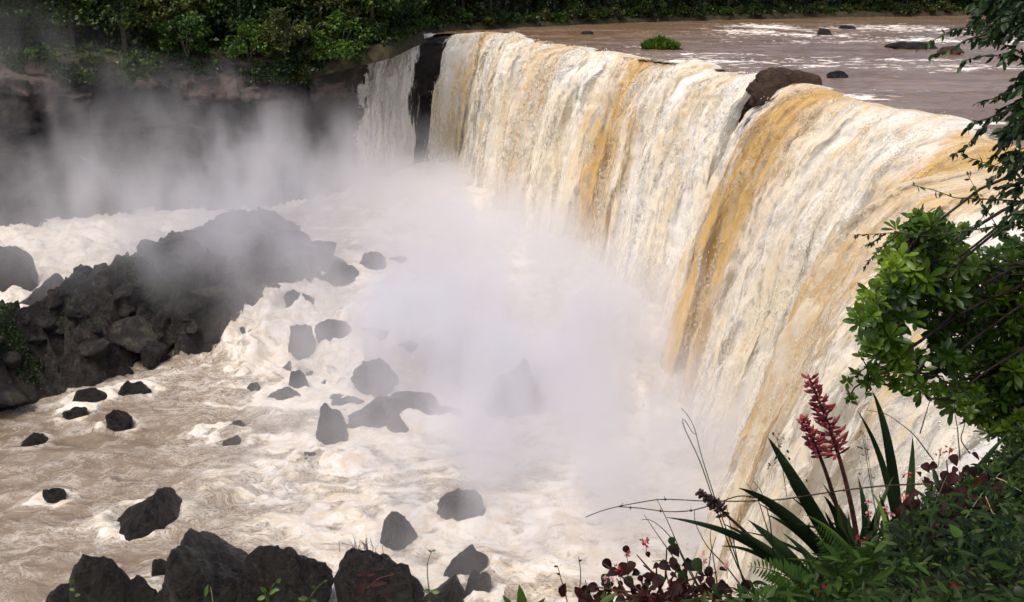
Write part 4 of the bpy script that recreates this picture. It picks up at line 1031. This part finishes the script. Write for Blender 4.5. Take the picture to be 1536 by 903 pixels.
def flower_spike(root, o0, pts, rad, f0, nb, Lb, mat, name='flower_spike'):
    p = bez(*[np.asarray(a, float) - o0 for a in pts], 40)
    mb = MB(); mb.tube(p, np.linspace(rad, rad * .35, 40), 7, .1)
    st = link(name, mb.mesh(name), M['stemred'], root)
    fb = MB(); rr_ = np.random.default_rng(nb)
    for k in range(nb):
        t = f0 + (1 - f0) * (k + rr_.uniform(0, .8)) / nb
        i = min(int(t * 39), 38); q = p[i] + (p[i + 1] - p[i]) * (t * 39 - i); ax = p[i + 1] - p[i]; ax /= np.linalg.norm(ax)
        a = k * 2.4 + rr_.normal(0, .3)
        u = np.cross(ax, (0, 1, 0)); u /= np.linalg.norm(u); v = np.cross(ax, u)
        d_ = (u * math.cos(a) + v * math.sin(a)) + ax * rr_.uniform(.1, .55); d_ /= np.linalg.norm(d_)
        L = Lb * (1.05 - .55 * (t - f0) / (1 - f0)) * rr_.uniform(.75, 1.15)
        e = q + d_ * L * .55 + np.array((0, 0, .04 * L)); g = q + d_ * L + np.array((0, 0, .18 * L))
        fb.tube([q, q + d_ * L * .25, e, q + d_ * L * .8 + (0, 0, .1 * L), g], [.0028, .0036, .0060, .0048, .0010], 5, float(rr_.uniform(.1, .8)))
        if rr_.uniform() < .55:
            d2 = d_ + rdirs(1, rr_)[0] * .8; d2 /= np.linalg.norm(d2)
            fb.tube([q + d_ * L * .3, q + d_ * L * .3 + d2 * L * .3, q + d_ * L * .3 + d2 * L * .55], [.003, .0046, .001], 5, float(rr_.uniform(.1, .8)))
    link('blossom', fb.mesh('blossom'), M[mat], st)
    return st
def plant(name, px, py, Y, label, cat):
    b = Q(px, py, Y); b[2] = min(b[2], float(near_z(b[0], b[1])) + .05)
    root = empty(name, b); setp(root, label, cat); return root, np.array(b)
def bl(root, o0, base, mid, tip, Y0, Y1, wpx, mat='blade', var=.4, roll=0.0):
    Ym = (Y0 + Y1) / 2
    blade(root, o0, (Q(*base, Y0), Q(*mid, Ym), Q(*tip, Y1)), wpx / F0 * Ym * 1.15, mat, var, roll=roll)
b1, o1 = plant('bromeliad', 1285, 870, 3.45, 'large strap-leaved plant bearing two tall crimson flower spikes', 'bromeliad')
for k_ in range(16):
    tx_, ty_ = r.uniform(1110, 1400), r.uniform(735, 830); bl(b1, o1, (1290 + r.normal(0, 12), 885), ((1290 + tx_) / 2 + r.normal(0, 12), (870 + ty_) / 2 - 10), (tx_, ty_), 3.45, 3.3 + r.uniform(-.35, .4), r.uniform(8, 16), 'blade' if k_ % 5 else 'bladelight', float(r.uniform(.15, .75)))
for base, mid, tip, Y1, w_, v in [((1285, 880), (1205, 742), (1152, 656), 3.1, 36, .35), ((1280, 885), (1192, 785), (1108, 732), 2.95, 36, .45), ((1292, 870), (1262, 790), (1236, 744), 3.2, 22, .5), ((1300, 870), (1300, 790), (1287, 716), 3.5, 24, .3),
                              ((1305, 865), (1312, 790), (1340, 715), 3.6, 22, .45), ((1296, 872), (1276, 800), (1234, 725), 3.55, 22, .25), ((1290, 880), (1235, 800), (1182, 722), 3.65, 20, .3), ((1275, 890), (1215, 815), (1150, 772), 3.2, 20, .55),
                              ((1310, 870), (1330, 800), (1318, 742), 3.4, 20, .2), ((1308, 880), (1345, 820), (1390, 778), 3.3, 24, .5), ((1292, 885), (1268, 825), (1250, 772), 3.15, 20, .35)]:
    bl(b1, o1, base, mid, tip, 3.45, Y1, w_, 'blade', v)
flower_spike(b1, o1, (Q(1292, 870, 3.45), Q(1268, 720, 3.35), Q(1214, 568, 3.28), ), .0125, .62, 74, .066, 'spike')
flower_spike(b1, o1, (Q(1280, 865, 3.40), Q(1246, 730, 3.25), Q(1203, 628, 3.12), ), .0115, .70, 52, .046, 'spike')
b2, o2 = plant('bromeliad', 1205, 900, 3.0, 'smaller strap-leaved plant with a drooping dark seed head', 'bromeliad')
for base, mid, tip, Y1, w_, v in [((1215, 890), (1125, 815), (1000, 776), 2.75, 24, .3), ((1215, 895), (1165, 835), (1086, 786), 2.8, 22, .45), ((1218, 895), (1150, 838), (1082, 819), 2.85, 14, .35), ((1222, 890), (1180, 830), (1122, 780), 2.95, 30, .4), ((1225, 900), (1190, 850), (1128, 786), 3.05, 22, .25), ((1230, 900), (1222, 850), (1175, 800), 2.9, 26, .5)]:
    bl(b2, o2, base, mid, tip, 2.95, Y1, w_, 'blade', v)
flower_spike(b2, o2, (Q(1215, 895, 2.95), Q(1120, 800, 2.85), Q(1047, 738, 2.75)), .0085, .70, 44, .030, 'seed', 'seed_head')
b3, o3 = plant('bromeliad', 1350, 810, 3.9, 'strap-leaved plant with two tall upright blades beside the red-leaved begonia', 'bromeliad')
for base, mid, tip, Y1, w_, v in [((1352, 830), (1335, 680), (1308, 586), 3.7, 25, .35), ((1350, 830), (1328, 710), (1286, 616), 3.6, 18, .5), ((1356, 830), (1366, 735), (1369, 655), 3.9, 24, .45), ((1360, 830), (1385, 770), (1400, 725), 3.8, 20, .3), ((1348, 830), (1340, 760), (1322, 690), 4.0, 16, .3)]:
    bl(b3, o3, base, mid, tip, 3.9, Y1, w_, 'blade', v)
b4, o4 = plant('bromeliad', 1440, 800, 3.7, 'dark strap-leaved plant leaning right under the bushy tree', 'bromeliad')
for base, mid, tip, Y1, w_, v in [((1440, 800), (1478, 735), (1545, 668), 3.5, 34, .15), ((1430, 790), (1462, 715), (1512, 650), 3.7, 24, .25), ((1450, 820), (1500, 760), (1570, 720), 3.4, 30, .2), ((1450, 830), (1510, 790), (1590, 770), 3.4, 26, .1)]:
    bl(b4, o4, base, mid, tip, 3.7, Y1, w_, 'blade', v)

# ---- ferns and pale leaves
def fern(root, o0, pts, Lp, n=26):
    p = bez(*[np.asarray(a, float) - o0 for a in pts], n)
    mb = MB(); mb.tube(p, np.linspace(.003, .0008, n), 4, .3)
    tg = np.gradient(p, axis=0); tg /= np.linalg.norm(tg, axis=1)[:, None]
    sd_ = np.cross(tg, (0.1, -1, .5)); sd_ /= np.linalg.norm(sd_, axis=1)[:, None]
    t = np.linspace(0, 1, n); L = Lp * np.sin(np.clip(t * .85 + .15, 0, 1) * math.pi) ** .7 + .006
    for s_ in (-1, 1):
        mb.leaves(T_LANCE, p, sd_ * s_ + tg * .55 + r.normal(0, .05, (n, 3)), np.cross(tg, sd_) * -1 + r.normal(0, .12, (n, 3)), L, np.clip(.3 + .5 * t + r.normal(0, .08, n), 0, .84), 1.35)
    return link('frond', mb.mesh('frond', False), M['fern'], root)
f1, fo = plant('fern', 1240, 930, 2.75, 'bright green fern arching below the strap-leaved plants', 'fern')
for base, mid, tip in [((1255, 925), (1255, 850), (1222, 790)), ((1245, 925), (1190, 870), (1122, 850)), ((1262, 925), (1290, 850), (1330, 812)), ((1240, 930), (1180, 900), (1110, 905))]:
    fern(f1, fo, (Q(*base, 2.75), Q(*mid, 2.7), Q(*tip, 2.6)), .05)
p1, po = plant('pale_leaved_plant', 1310, 880, 3.1, 'pale yellow-green broad-bladed plant among the ferns and crimson flower spikes', 'plant')
for base, mid, tip, Y1, w_ in [((1312, 880), (1262, 812), (1208, 772), 2.95, 16), ((1315, 880), (1330, 800), (1306, 736), 3.2, 16), ((1305, 880), (1245, 850), (1180, 838), 2.85, 14), ((1312, 880), (1365, 850), (1420, 850), 3.0, 14)]:
    bl(p1, po, base, mid, tip, 3.1, Y1, w_, 'bladelight', .4)

# ---- begonias
def begonia(root, o0, spots, Y0, Y1, L, nfl, base, mat='begonia'):
    sb, lb, fb = MB(), MB(), MB()
    bw = Q(*base, (Y0 + Y1) / 2) - o0
    for px, py in spots:
        Yk = r.uniform(Y0, Y1); p = Q(px, py, Yk) - o0
        midp = (bw * .45 + p * .55) + (0, 0, .03)
        sb.tube([bw + r.normal(0, .03, 3), midp + r.normal(0, .015, 3), p], [.005, .004, .002], 5, .4)
        for q in range(10):
            pp = p + r.normal(0, 1, 3) * (.030, .03, .026) - (0, 0, .02 * q)
            dr = np.array((r.normal(0, .8), -.5, -.45 + r.normal(0, .35)))
            lb.leaves(T_HEART, [pp], [dr], [(r.normal(0, .4), -.75, .8)], L * r.uniform(.5, 1.3), .97 if r.uniform() < .10 else float(r.uniform(.1, .8)), r.uniform(.75, 1.0))
    link('stem', sb.mesh('stem'), M['stemred'], root); link('foliage', lb.mesh('foliage', False), M[mat], root)
    for px, py, mt in nfl:
        fb = MB(); Yk = Y0; p = Q(px, py, Yk) - o0
        for q in range(5):
            fb.leaves(T_OVAL, np.repeat([p + r.normal(0, .007, 3)], 4, 0), rdirs(4, r), rdirs(4, r), r.uniform(.007, .013, 4), r.uniform(0, .8, 4), 1.2)
        fb.tube([p + (.01, .02, -.06), p], [.0012, .001], 4, .2)
        link('flower', fb.mesh('flower', False), M[mt], root)
g1, go_ = plant('begonia', 980, 930, 2.75, 'dark red-leaved begonia silhouetted against the pale spray', 'begonia')
begonia(g1, go_, [(955, 832), (1000, 822), (905, 845), (925, 868), (958, 862), (985, 845), (1020, 848), (1050, 845), (1065, 868), (1085, 885), (1010, 880), (975, 892), (930, 893), (892, 880), (1040, 890), (1095, 895), (945, 905), (880, 900), (965, 848), (1000, 862), (1030, 868), (915, 885), (1060, 890), (1075, 858), (960, 880), (1000, 900), (1040, 905), (1110, 905), (895, 900), (925, 905)], 2.6, 2.9, .037, [(968, 812, 'flower'), (940, 832, 'flower'), (928, 852, 'flower'), (1055, 838, 'pink'), (1090, 848, 'pink'), (915, 868, 'pink')], (990, 925))
g2, go2 = plant('begonia', 1420, 800, 3.4, 'dark red-leaved begonia growing beneath the bushy tree', 'begonia')
begonia(g2, go2, [(1395, 700), (1420, 690), (1445, 700), (1465, 712), (1370, 735), (1400, 735), (1430, 735), (1460, 740), (1385, 765), (1415, 770), (1450, 765), (1480, 735), (1355, 760), (1440, 795)], 3.2, 3.6, .040, [(1362, 716, 'flower'), (1425, 672, 'flower'), (1410, 680, 'flower'), (1358, 745, 'flower'), (1302, 752, 'pink'), (1304, 770, 'pink'), (1330, 760, 'pink'), (1336, 772, 'pink'), (1288, 808, 'flower'), (1300, 812, 'flower')], (1420, 830))

# ---- bushy tree at the right
def inpoly(px, py, poly):
    c = np.zeros(len(px), bool); n_ = len(poly)
    for i in range(n_):
        (x1, y1), (x2, y2) = poly[i], poly[(i + 1) % n_]
        m_ = ((y1 > py) != (y2 > py)); c ^= m_ & (px < (x2 - x1) * (py - y1) / ((y2 - y1) or 1e-9) + x1)
    return c
def rosettes(mb, cen, ax, nl, L, r, tpl=T_OBOV, v=None):
    for i in range(len(cen)):
        a = np.arange(nl) * 2.4 + r.uniform(0, 6); A = ax[i] / np.linalg.norm(ax[i])
        u = np.cross(A, (.3, .2, .9)); u /= np.linalg.norm(u); w_ = np.cross(A, u)
        el = np.linspace(.1, 1.25, nl) + r.normal(0, .12, nl)
        d_ = (u[None] * np.cos(a)[:, None] + w_[None] * np.sin(a)[:, None]) * np.cos(el)[:, None] + A[None] * np.sin(el)[:, None]
        vv = v[i] + .28 * (el / 1.25) - .1 + r.normal(0, .05, nl)
        mb.leaves(tpl, cen[i] + d_ * L[i] * .12, d_, A[None] + r.normal(0, .15, (nl, 3)), L[i] * r.uniform(.75, 1.1, nl) * (1.05 - .35 * el / 1.4), np.clip(vv, 0, .99))
root = empty('tree', (4.3, 5.6, near_z(4.3, 5.6))); setp(root, 'bushy green tree leaning out over the gorge at the right edge', 'tree'); to = np.array(root.location)
POLY = [(1286, 478), (1300, 440), (1330, 425), (1325, 385), (1345, 345), (1400, 318), (1415, 345), (1450, 340), (1445, 395), (1490, 380), (1570, 350), (1640, 400), (1640, 760), (1545, 720), (1490, 660), (1445, 615), (1390, 600), (1350, 585), (1330, 560), (1300, 560), (1310, 525), (1288, 505)]
n = 4200; px, py = r.uniform(1280, 1640, n), r.uniform(310, 660, n)
gap = fbm(px * .022, py * .022, 0, 3, 140)
m = inpoly(px, py, POLY) & (gap > -.28 - .3 * sstep(1400, 1500, px))
px, py = px[m][:1150], py[m][:1150]; k = len(px)
edgeness = np.clip((px - 1290) / 200, 0, 1)
Yk = 4.6 + .9 * edgeness + r.uniform(-.45, .45, k)
cen = np.array([Q(a, b, c_) for a, b, c_ in zip(px, py, Yk)]) - to
ax = np.array((-.5, -.35, .75)) + r.normal(0, .5, (k, 3))
vb = np.clip(.30 + .55 * fbm(px * .02, py * .02, Yk, 2, 141) - .15 * (edgeness - .4), .02, .68)  # front-lit clumps painted: some rosettes get a lighter leaf colour
mb = MB(); big = r.uniform(0, 1, k) < .6
rosettes(mb, cen[big], ax[big], 12, r.uniform(.055, .10, big.sum()), r, T_OBOV, vb[big])
rosettes(mb, cen[~big], ax[~big], 14, r.uniform(.04, .065, (~big).sum()), r, T_OVAL, vb[~big])
SPR = [(1283, 600), (1292, 582), (1305, 570), (1290, 560), (1296, 545), (1400, 585), (1430, 605), (1360, 570), (1345, 580), (1455, 620)]
cs = np.array([Q(a, b, 4.5) for a, b in SPR for _ in range(3)]) + r.normal(0, .035, (3 * len(SPR), 3)) - to
rosettes(mb, cs, np.array((-.3, -.3, .4)) + r.normal(0, .5, (len(cs), 3)), 9, np.full(len(cs), .042), r, T_OVAL, np.full(len(cs), .25))
link('crown', mb.mesh('crown', False), M['tree'], root)
tb = MB(); trunk = [np.array((0, 0, -.6)), np.array((-.15, -.1, .5)), np.array((-.4, -.2, 1.1)), np.array((-.75, -.3, 1.7)), np.array((-1.0, -.4, 2.3))]
tb.tube(trunk, [.10, .085, .065, .045, .02], 9)
nodes = []
for a, b, Yb in [(1500, 560, 5.3), (1450, 500, 5.1), (1400, 420, 4.9), (1350, 480, 4.8), (1400, 560, 4.9), (1340, 540, 4.7), (1520, 450, 5.3), (1300, 480, 4.6), (1370, 360, 4.7), (1430, 600, 4.9), (1300, 570, 4.6)]:
    e = Q(a, b, Yb) - to; s0_ = trunk[2] if b > 480 else trunk[3]
    tb.tube(bez(s0_, (s0_ + e) / 2 + (0, 0, .12), e, 14) + np.concatenate((np.zeros((1, 3)), r.normal(0, .02, (12, 3)).cumsum(0) * np.sin(np.linspace(0, 3.14, 12))[:, None], np.zeros((1, 3)))), np.linspace(.013, .005, 14), 6); nodes.append(e)
    nodes.append((s0_ + e) / 2 + (0, 0, .12))
nodes = np.array(nodes)
for c_ in np.concatenate((cen[::2], cs[::3])):
    j = int(np.argmin(np.linalg.norm(nodes - c_, axis=1))); tb.tube([nodes[j], (nodes[j] + c_) / 2 + r.normal(0, .03, 3), c_], [.007, .005, .003], 4)
link('trunk', tb.mesh('trunk'), M['twig'], root)

# ---- slender overhanging tree, top right
root = empty('slender_tree', (3.6, 4.3, near_z(3.6, 4.3))); setp(root, 'slender dark-leaved tree trailing thin twigs down the upper right edge', 'tree'); so_ = np.array(root.location)
tb, lb = MB(), MB()
stem = [np.array((0, 0, -.4)), Q(1640, 640, 4.3) - so_, Q(1605, 420, 4.3) - so_, Q(1580, 200, 4.25) - so_, Q(1560, 20, 4.2) - so_, Q(1530, -160, 4.1) - so_]
tb.tube(stem, [.05, .04, .03, .024, .018, .01], 8)
def twig(pts, Y, L, dens=1.0, rad=.0045, v=.35, tpl=T_OVAL, spread=.9):
    p = np.array([Q(a, b, Y + .02 * i) for i, (a, b) in enumerate(pts)]) - so_
    s_ = np.concatenate(([0], np.cumsum(np.linalg.norm(np.diff(p, axis=0), axis=1))))
    nn_ = max(int(s_[-1] / .02), 4); u = np.linspace(0, s_[-1], nn_)
    pp = np.stack([np.interp(u, s_, p[:, k_]) for k_ in range(3)], 1) + .008 * np.stack([fbm(u * 6 + k_ * 9 + p[0, 0] * 7, u * 0, 0, 2, 150 + k_) for k_ in range(3)], 1)
    tb.tube(pp, np.linspace(rad, .0012, nn_), 4)
    nl = int(s_[-1] / L * 2.2 * dens) + 2
    ui = np.sort(r.uniform(.1 * s_[-1], s_[-1], nl)); q = np.stack([np.interp(ui, u, pp[:, k_]) for k_ in range(3)], 1)
    t_ = pp[np.clip((ui / s_[-1] * (nn_ - 2)).astype(int) + 1, 1, nn_ - 1)] - pp[np.clip((ui / s_[-1] * (nn_ - 2)).astype(int), 0, nn_ - 2)]
    t_ /= np.linalg.norm(t_, axis=1)[:, None]
    lb.leaves(tpl, q, t_ * .6 + r.normal(0, spread * .6, (nl, 3)) + (0, -.1, -.45), r.normal(0, .5, (nl, 3)) + (0, -.5, .7), L * r.uniform(.6, 1.15, nl), np.clip(v + r.normal(0, .2, nl), 0, .84), .8)
    return pp
for pts, L, de in [([(1580, 100), (1530, 80), (1480, 52), (1440, 40), (1405, 58), (1370, 76)], .034, 1.1), ([(1480, 52), (1450, 62), (1425, 78), (1395, 84)], .034, 1.0), ([(1575, 60), (1510, 40), (1460, 38), (1420, 44)], .038, 1.3), ([(1580, 110), (1520, 84), (1480, 82), (1452, 88), (1442, 100)], .04, 1.2),
                   ([(1580, 170), (1535, 150), (1500, 172), (1470, 195), (1450, 222), (1432, 232)], .040, 2.2), ([(1500, 172), (1480, 180), (1455, 186), (1445, 200)], .04, 2.0), ([(1585, 260), (1540, 225), (1500, 250), (1470, 240), (1440, 232)], .036, 1.6), ([(1590, 320), (1530, 300), (1480, 298), (1430, 296), (1400, 284), (1366, 276)], .030, 1.0),
                   ([(1600, 360), (1520, 335), (1450, 345), (1400, 352), (1350, 350), (1312, 352), (1280, 352)], .024, 1.2), ([(1350, 350), (1320, 372), (1305, 390), (1296, 402)], .022, 1.2), ([(1330, 352), (1310, 365), (1295, 368)], .022, 1.2), ([(1590, 300), (1530, 270), (1500, 290), (1470, 330), (1440, 350)], .036, 1.5),
                   ([(1600, 400), (1540, 370), (1500, 350), (1470, 300), (1452, 262)], .034, 1.2), ([(1580, 150), (1540, 170), (1525, 220), (1500, 262)], .04, 2.2), ([(1585, 230), (1545, 260), (1520, 300), (1505, 340)], .04, 2.2)]:
    twig(pts, 4.1, L, de)
for _ in range(70):
    a, b = r.uniform(1505, 1590), r.uniform(-10, 360); twig([(1590, b - 30), (a + 20, b - 10), (a - r.uniform(5, 45), b + r.uniform(0, 50))], 4.1 + r.uniform(-.25, .4), r.uniform(.032, .048), 2.2, .004, .25)
for _ in range(34):
    a, b = r.uniform(1455, 1560), r.uniform(-30, 50); twig([(1570, b - 40), (a + 20, b - 20), (a - r.uniform(5, 30), b + r.uniform(-5, 25))], 4.1 + r.uniform(-.25, .4), r.uniform(.034, .05), 2.4, .004, .2)
for _ in range(150):
    a, b = r.uniform(1545, 1760), r.uniform(-420, 330); twig([(1585 + r.normal(0, 12), b + 20), ((a + 1585) / 2, b - 5), (a, b + r.uniform(-10, 50))], 4.2 + r.uniform(-.4, .6), r.uniform(.035, .055), 2.0, .004, .3)
link('trunk', tb.mesh('trunk'), M['twig'], root); link('crown', lb.mesh('crown', False), M['hang'], root)

# ---- vines, wire-thin stems and grasses
def stalk(mb, pts, Y, rad, o0, n=24, var=.3, wob=.0):
    p = np.array([Q(a, b, Y) if not isinstance(Y, (list, tuple)) else Q(a, b, Y[i]) for i, (a, b) in enumerate(pts)]) - o0
    s_ = np.concatenate(([0], np.cumsum(np.linalg.norm(np.diff(p, axis=0), axis=1)))); u = np.linspace(0, s_[-1], n)
    # smooth the corners
    pp = np.stack([np.interp(u, s_, p[:, k_]) for k_ in range(3)], 1)
    for _ in range(4): pp[1:-1] = (pp[:-2] + 2 * pp[1:-1] + pp[2:]) / 4
    mb.tube(pp, rad if np.ndim(rad) == 0 else np.linspace(rad[0], rad[1], n), 5, var); return pp
b = Q(1420, 722, 3.5); root = empty('vine', b); setp(root, 'thin dark jointed vine stretched level from the bank out over the spray', 'vine'); mb = MB()
a1 = stalk(mb, [(1440, 722), (1390, 726), (1330, 728), (1260, 736), (1170, 750), (1115, 752), (1060, 752), (990, 748), (925, 760), (895, 768), (878, 776)], 3.25, (.0036, .0016), b, 60)
a2 = stalk(mb, [(1150, 750), (1110, 742), (1070, 757), (1035, 767), (1000, 768), (960, 762), (926, 760)], 3.24, (.0026, .0018), b, 36)
for a_ in (a1, a2):
    for q in a_[4::7]: mb.tube([q - (.004, 0, 0), q, q + (.004, 0, 0)], [.003, .0052, .003], 5); mb.tube([q, q + (r.normal(0, .008), 0, r.choice((-1, 1)) * .014)], [.0016, .0006], 4)
link('stem', mb.mesh('stem'), M['twig'], root)
def grass(name, label, strands, Y, mat='blade', cat='grass'):
    b = Q(*strands[0][0], Y); root = link(name, (lambda mb: ([stalk(mb, s_, Y, (.0028, .0010), b, 26, .3) for s_ in strands], mb.mesh(name))[1])(MB()), M[mat], loc=b)
    setp(root, label, cat); return root
grass('looped_grass', 'tall thin grass stem ending in a curled loop above the dark seed head', [[(1135, 900), (1105, 850), (1080, 780), (1066, 738), (1052, 695), (1040, 665), (1022, 640), (1015, 622), (1018, 612), (1028, 620), (1036, 650), (1046, 668), (1045, 650)], [(1130, 905), (1115, 870), (1092, 800), (1070, 742), (1058, 700), (1048, 676), (1044, 640), (1032, 615), (1022, 612)]], 2.9)
grass('arching_grass', 'arching grass blades above the begonia silhouetted against the spray', [[(1060, 905), (1030, 850), (1012, 812), (990, 788), (968, 774), (962, 780)], [(1062, 905), (1022, 830), (1000, 778), (985, 748)], [(1050, 905), (1010, 835), (985, 800), (966, 772)], [(1045, 900), (1020, 862), (1000, 840), (978, 842)]], 2.7)
grass('grass_tuft', 'thin crossing grass stems between the begonia and the strap-leaved plants', [[(1080, 905), (1072, 850), (1064, 800), (1068, 790)], [(1125, 905), (1108, 850), (1098, 800), (1090, 760)], [(1062, 860), (1066, 830), (1074, 805)], [(1120, 890), (1090, 850), (1060, 820), (1040, 780), (1042, 765)], [(1160, 830), (1155, 780), (1142, 735), (1130, 722)], [(1165, 840), (1150, 790), (1136, 745), (1120, 725)]], 2.8)
grass('climbing_stem', 'thin bare stems rising past the crimson flower spikes', [[(1320, 800), (1305, 720), (1297, 670), (1293, 650)], [(1400, 690), (1370, 650), (1330, 620), (1300, 615)], [(1440, 690), (1436, 640), (1430, 610), (1438, 590)], [(1455, 680), (1440, 660), (1452, 620), (1458, 600)], [(1380, 650), (1395, 600), (1405, 575)]], 3.5, 'twig', 'stem')
# airy seed sprigs
for px, py, Yk, lab in [(1165, 655, 3.1, 'airy sprig of tiny dark leaves at the tip of the tallest left blade'), (1295, 648, 3.6, 'airy pale sprig between the crimson spikes and the upright blades')]:
    b = Q(px + 15, py + 90, Yk); mb = MB(); st = stalk(mb, [(px + 15, py + 90), (px + 8, py + 40), (px, py)], Yk, (.0014, .0008), b, 16)
    for k_ in range(22):
        q = st[int(r.integers(5, 16))]; e = q + r.normal(0, .03, 3) * (1, .6, 1); mb.tube([q, e], [.0007, .0005], 3); mb.leaves(T_OVAL, [e], rdirs(1, r), rdirs(1, r), .014, .3)
    o = link('seed_sprig', mb.mesh('seed_sprig', False), M['hang'], loc=b); setp(o, lab, 'sprig')

# ---- seedlings along the bottom edge
def seedling(name, label, stems, Y, leaves, mat, cat='plant', stem='stemgreen'):
    b = Q(*stems[0][0], Y); root = empty(name, b); setp(root, label, cat); mb, lb = MB(), MB()
    for s_ in stems: stalk(mb, s_, Y, (.0028, .0012), b, 18)
    link('stem', mb.mesh('stem'), M[stem], root)
    for px, py, dx, dz, L, tpl in leaves:
        q = Q(px, py, Y) - b; lb.leaves(tpl, [q], [(dx, -.25, dz)], [(r.normal(0, .2), -.7, .7)], L, float(r.uniform(.2, .8)))
    link('foliage', lb.mesh('foliage', False), M[mat], root)
seedling('seedling', 'tall thin seedling with one yellow-green bud tip before the peaked rock', [[(646, 960), (646, 900), (640, 860), (641, 835), (648, 826)]], 2.6, [(646, 886, -1, .1, .024, T_OVAL), (648, 888, 1, .2, .024, T_OVAL), (648, 826, 1, .2, .012, T_OVAL), (646, 828, -.3, .5, .01, T_OVAL)], 'farbright')
seedling('broad_leaf_sprout', 'broad pointed green sprout standing at the bottom edge left of the begonia', [[(785, 960), (784, 910)]], 2.6, [(786, 925, -.1, 1, .125, T_LANCE), (770, 915, -.35, .8, .07, T_LANCE), (800, 915, .6, .9, .06, T_LANCE)], 'fern')
seedling('dark_leaf_sprout', 'dark round-leaved sprout with reddish leaves in front of the flat-topped boulder', [[(552, 960), (548, 900), (548, 850)], [(548, 885), (570, 866), (592, 862)]], 2.55, [(546, 880, -.9, -.4, .035, T_HEART), (552, 878, 1, .35, .062, T_LANCE), (548, 862, -.8, .2, .028, T_LANCE), (550, 862, .9, .2, .028, T_LANCE), (560, 895, .7, -.5, .03, T_OVAL), (575, 892, 1, -.3, .024, T_OVAL), (540, 900, -.7, -.5, .03, T_OVAL)], 'begonia', stem='stemred')
seedling('seedling', 'small seedling with bright green leaflets in front of the great twin rock', [[(402, 960), (402, 905), (406, 880), (415, 872)], [(402, 905), (396, 888)]], 2.55, [(404, 890, .8, .6, .026, T_OVAL), (400, 888, -.5, .7, .026, T_OVAL), (415, 874, .5, .6, .022, T_OVAL), (398, 895, -1, -.2, .026, T_OVAL), (410, 884, .9, .1, .02, T_OVAL)], 'farbright')
seedling('seedling', 'thin seedling with tiny leaves at the bottom edge in front of the tall-humped boulder', [[(113, 960), (113, 900), (111, 870)]], 2.6, [(113, 885, -.9, .4, .018, T_OVAL), (112, 893, .8, .3, .02, T_OVAL), (111, 874, -.3, .9, .016, T_OVAL)], 'farbright')
seedling('seedling', 'leaning seedling with sparse tiny leaves between the two largest boulders', [[(455, 960), (462, 900), (476, 880), (486, 872)]], 2.6, [(486, 873, .6, .6, .014, T_OVAL), (474, 882, -.6, .5, .016, T_OVAL), (462, 898, -.9, .2, .03, T_OVAL), (466, 900, .9, .1, .022, T_OVAL)], 'cover')
seedling('straw_leaf', 'dry straw-coloured blade at the bottom edge before the great twin rock', [[(322, 960), (320, 905), (316, 880)]], 2.6, [(308, 895, .28, 1, .05, T_LANCE)], 'bladelight', stem='straw')
seedling('curled_leaf_sprout', 'dark sprout with curled leaves and a grass stem left of the begonia', [[(855, 960), (852, 905), (842, 870), (836, 848)], [(870, 960), (868, 900), (872, 860), (868, 836)], [(880, 960), (884, 900), (878, 870)]], 2.65, [(842, 895, .1, .9, .055, T_OVAL), (862, 880, .5, -.6, .05, T_OVAL), (880, 905, .2, 1, .06, T_LANCE), (840, 862, -.8, .5, .012, T_OVAL), (868, 842, .6, .5, .012, T_OVAL), (836, 850, -.7, .3, .012, T_OVAL)], 'begonia', stem='twig')
# ------------------------------------------------------------------ light
SUN_EL, SUN_DIR = R(63), np.array((-.46, -.74))
w = bpy.data.worlds.new('World'); SC.world = w; w.use_nodes = True
t = w.node_tree
bg = t.nodes['Background']
sky = t.nodes.new('ShaderNodeTexSky'); sky.sky_type = 'NISHITA'; sky.sun_disc = False
sky.sun_elevation = SUN_EL; sky.sun_rotation = math.atan2(SUN_DIR[0], SUN_DIR[1])
sky.air_density = .7; sky.dust_density = 6.0; sky.ozone_density = 1.0
t.links.new(sky.outputs[0], bg.inputs[0]); bg.inputs[1].default_value = .12
sun = bpy.data.lights.new('sun', 'SUN'); sun.energy = 1.3; sun.angle = R(20); sun.color = (1.0, .95, .86)
so = bpy.data.objects.new('sun', sun); COL.objects.link(so)
d = Vector((SUN_DIR[0] * math.cos(SUN_EL) / np.linalg.norm(SUN_DIR), SUN_DIR[1] * math.cos(SUN_EL) / np.linalg.norm(SUN_DIR), math.sin(SUN_EL)))
so.rotation_euler = d.to_track_quat('Z', 'Y').to_euler(); so.location = (-60, 60, 120)
SC.view_settings.view_transform = 'Standard'; SC.view_settings.look = 'None'; SC.view_settings.gamma = 1.0
SC.view_settings.exposure = .62
SC.cycles.volume_bounces = 5; SC.cycles.max_bounces = 8; SC.cycles.transparent_max_bounces = 24
SC.cycles.volume_step_rate = 2.0; SC.cycles.volume_max_steps = 256
SC.cycles.use_adaptive_sampling = True
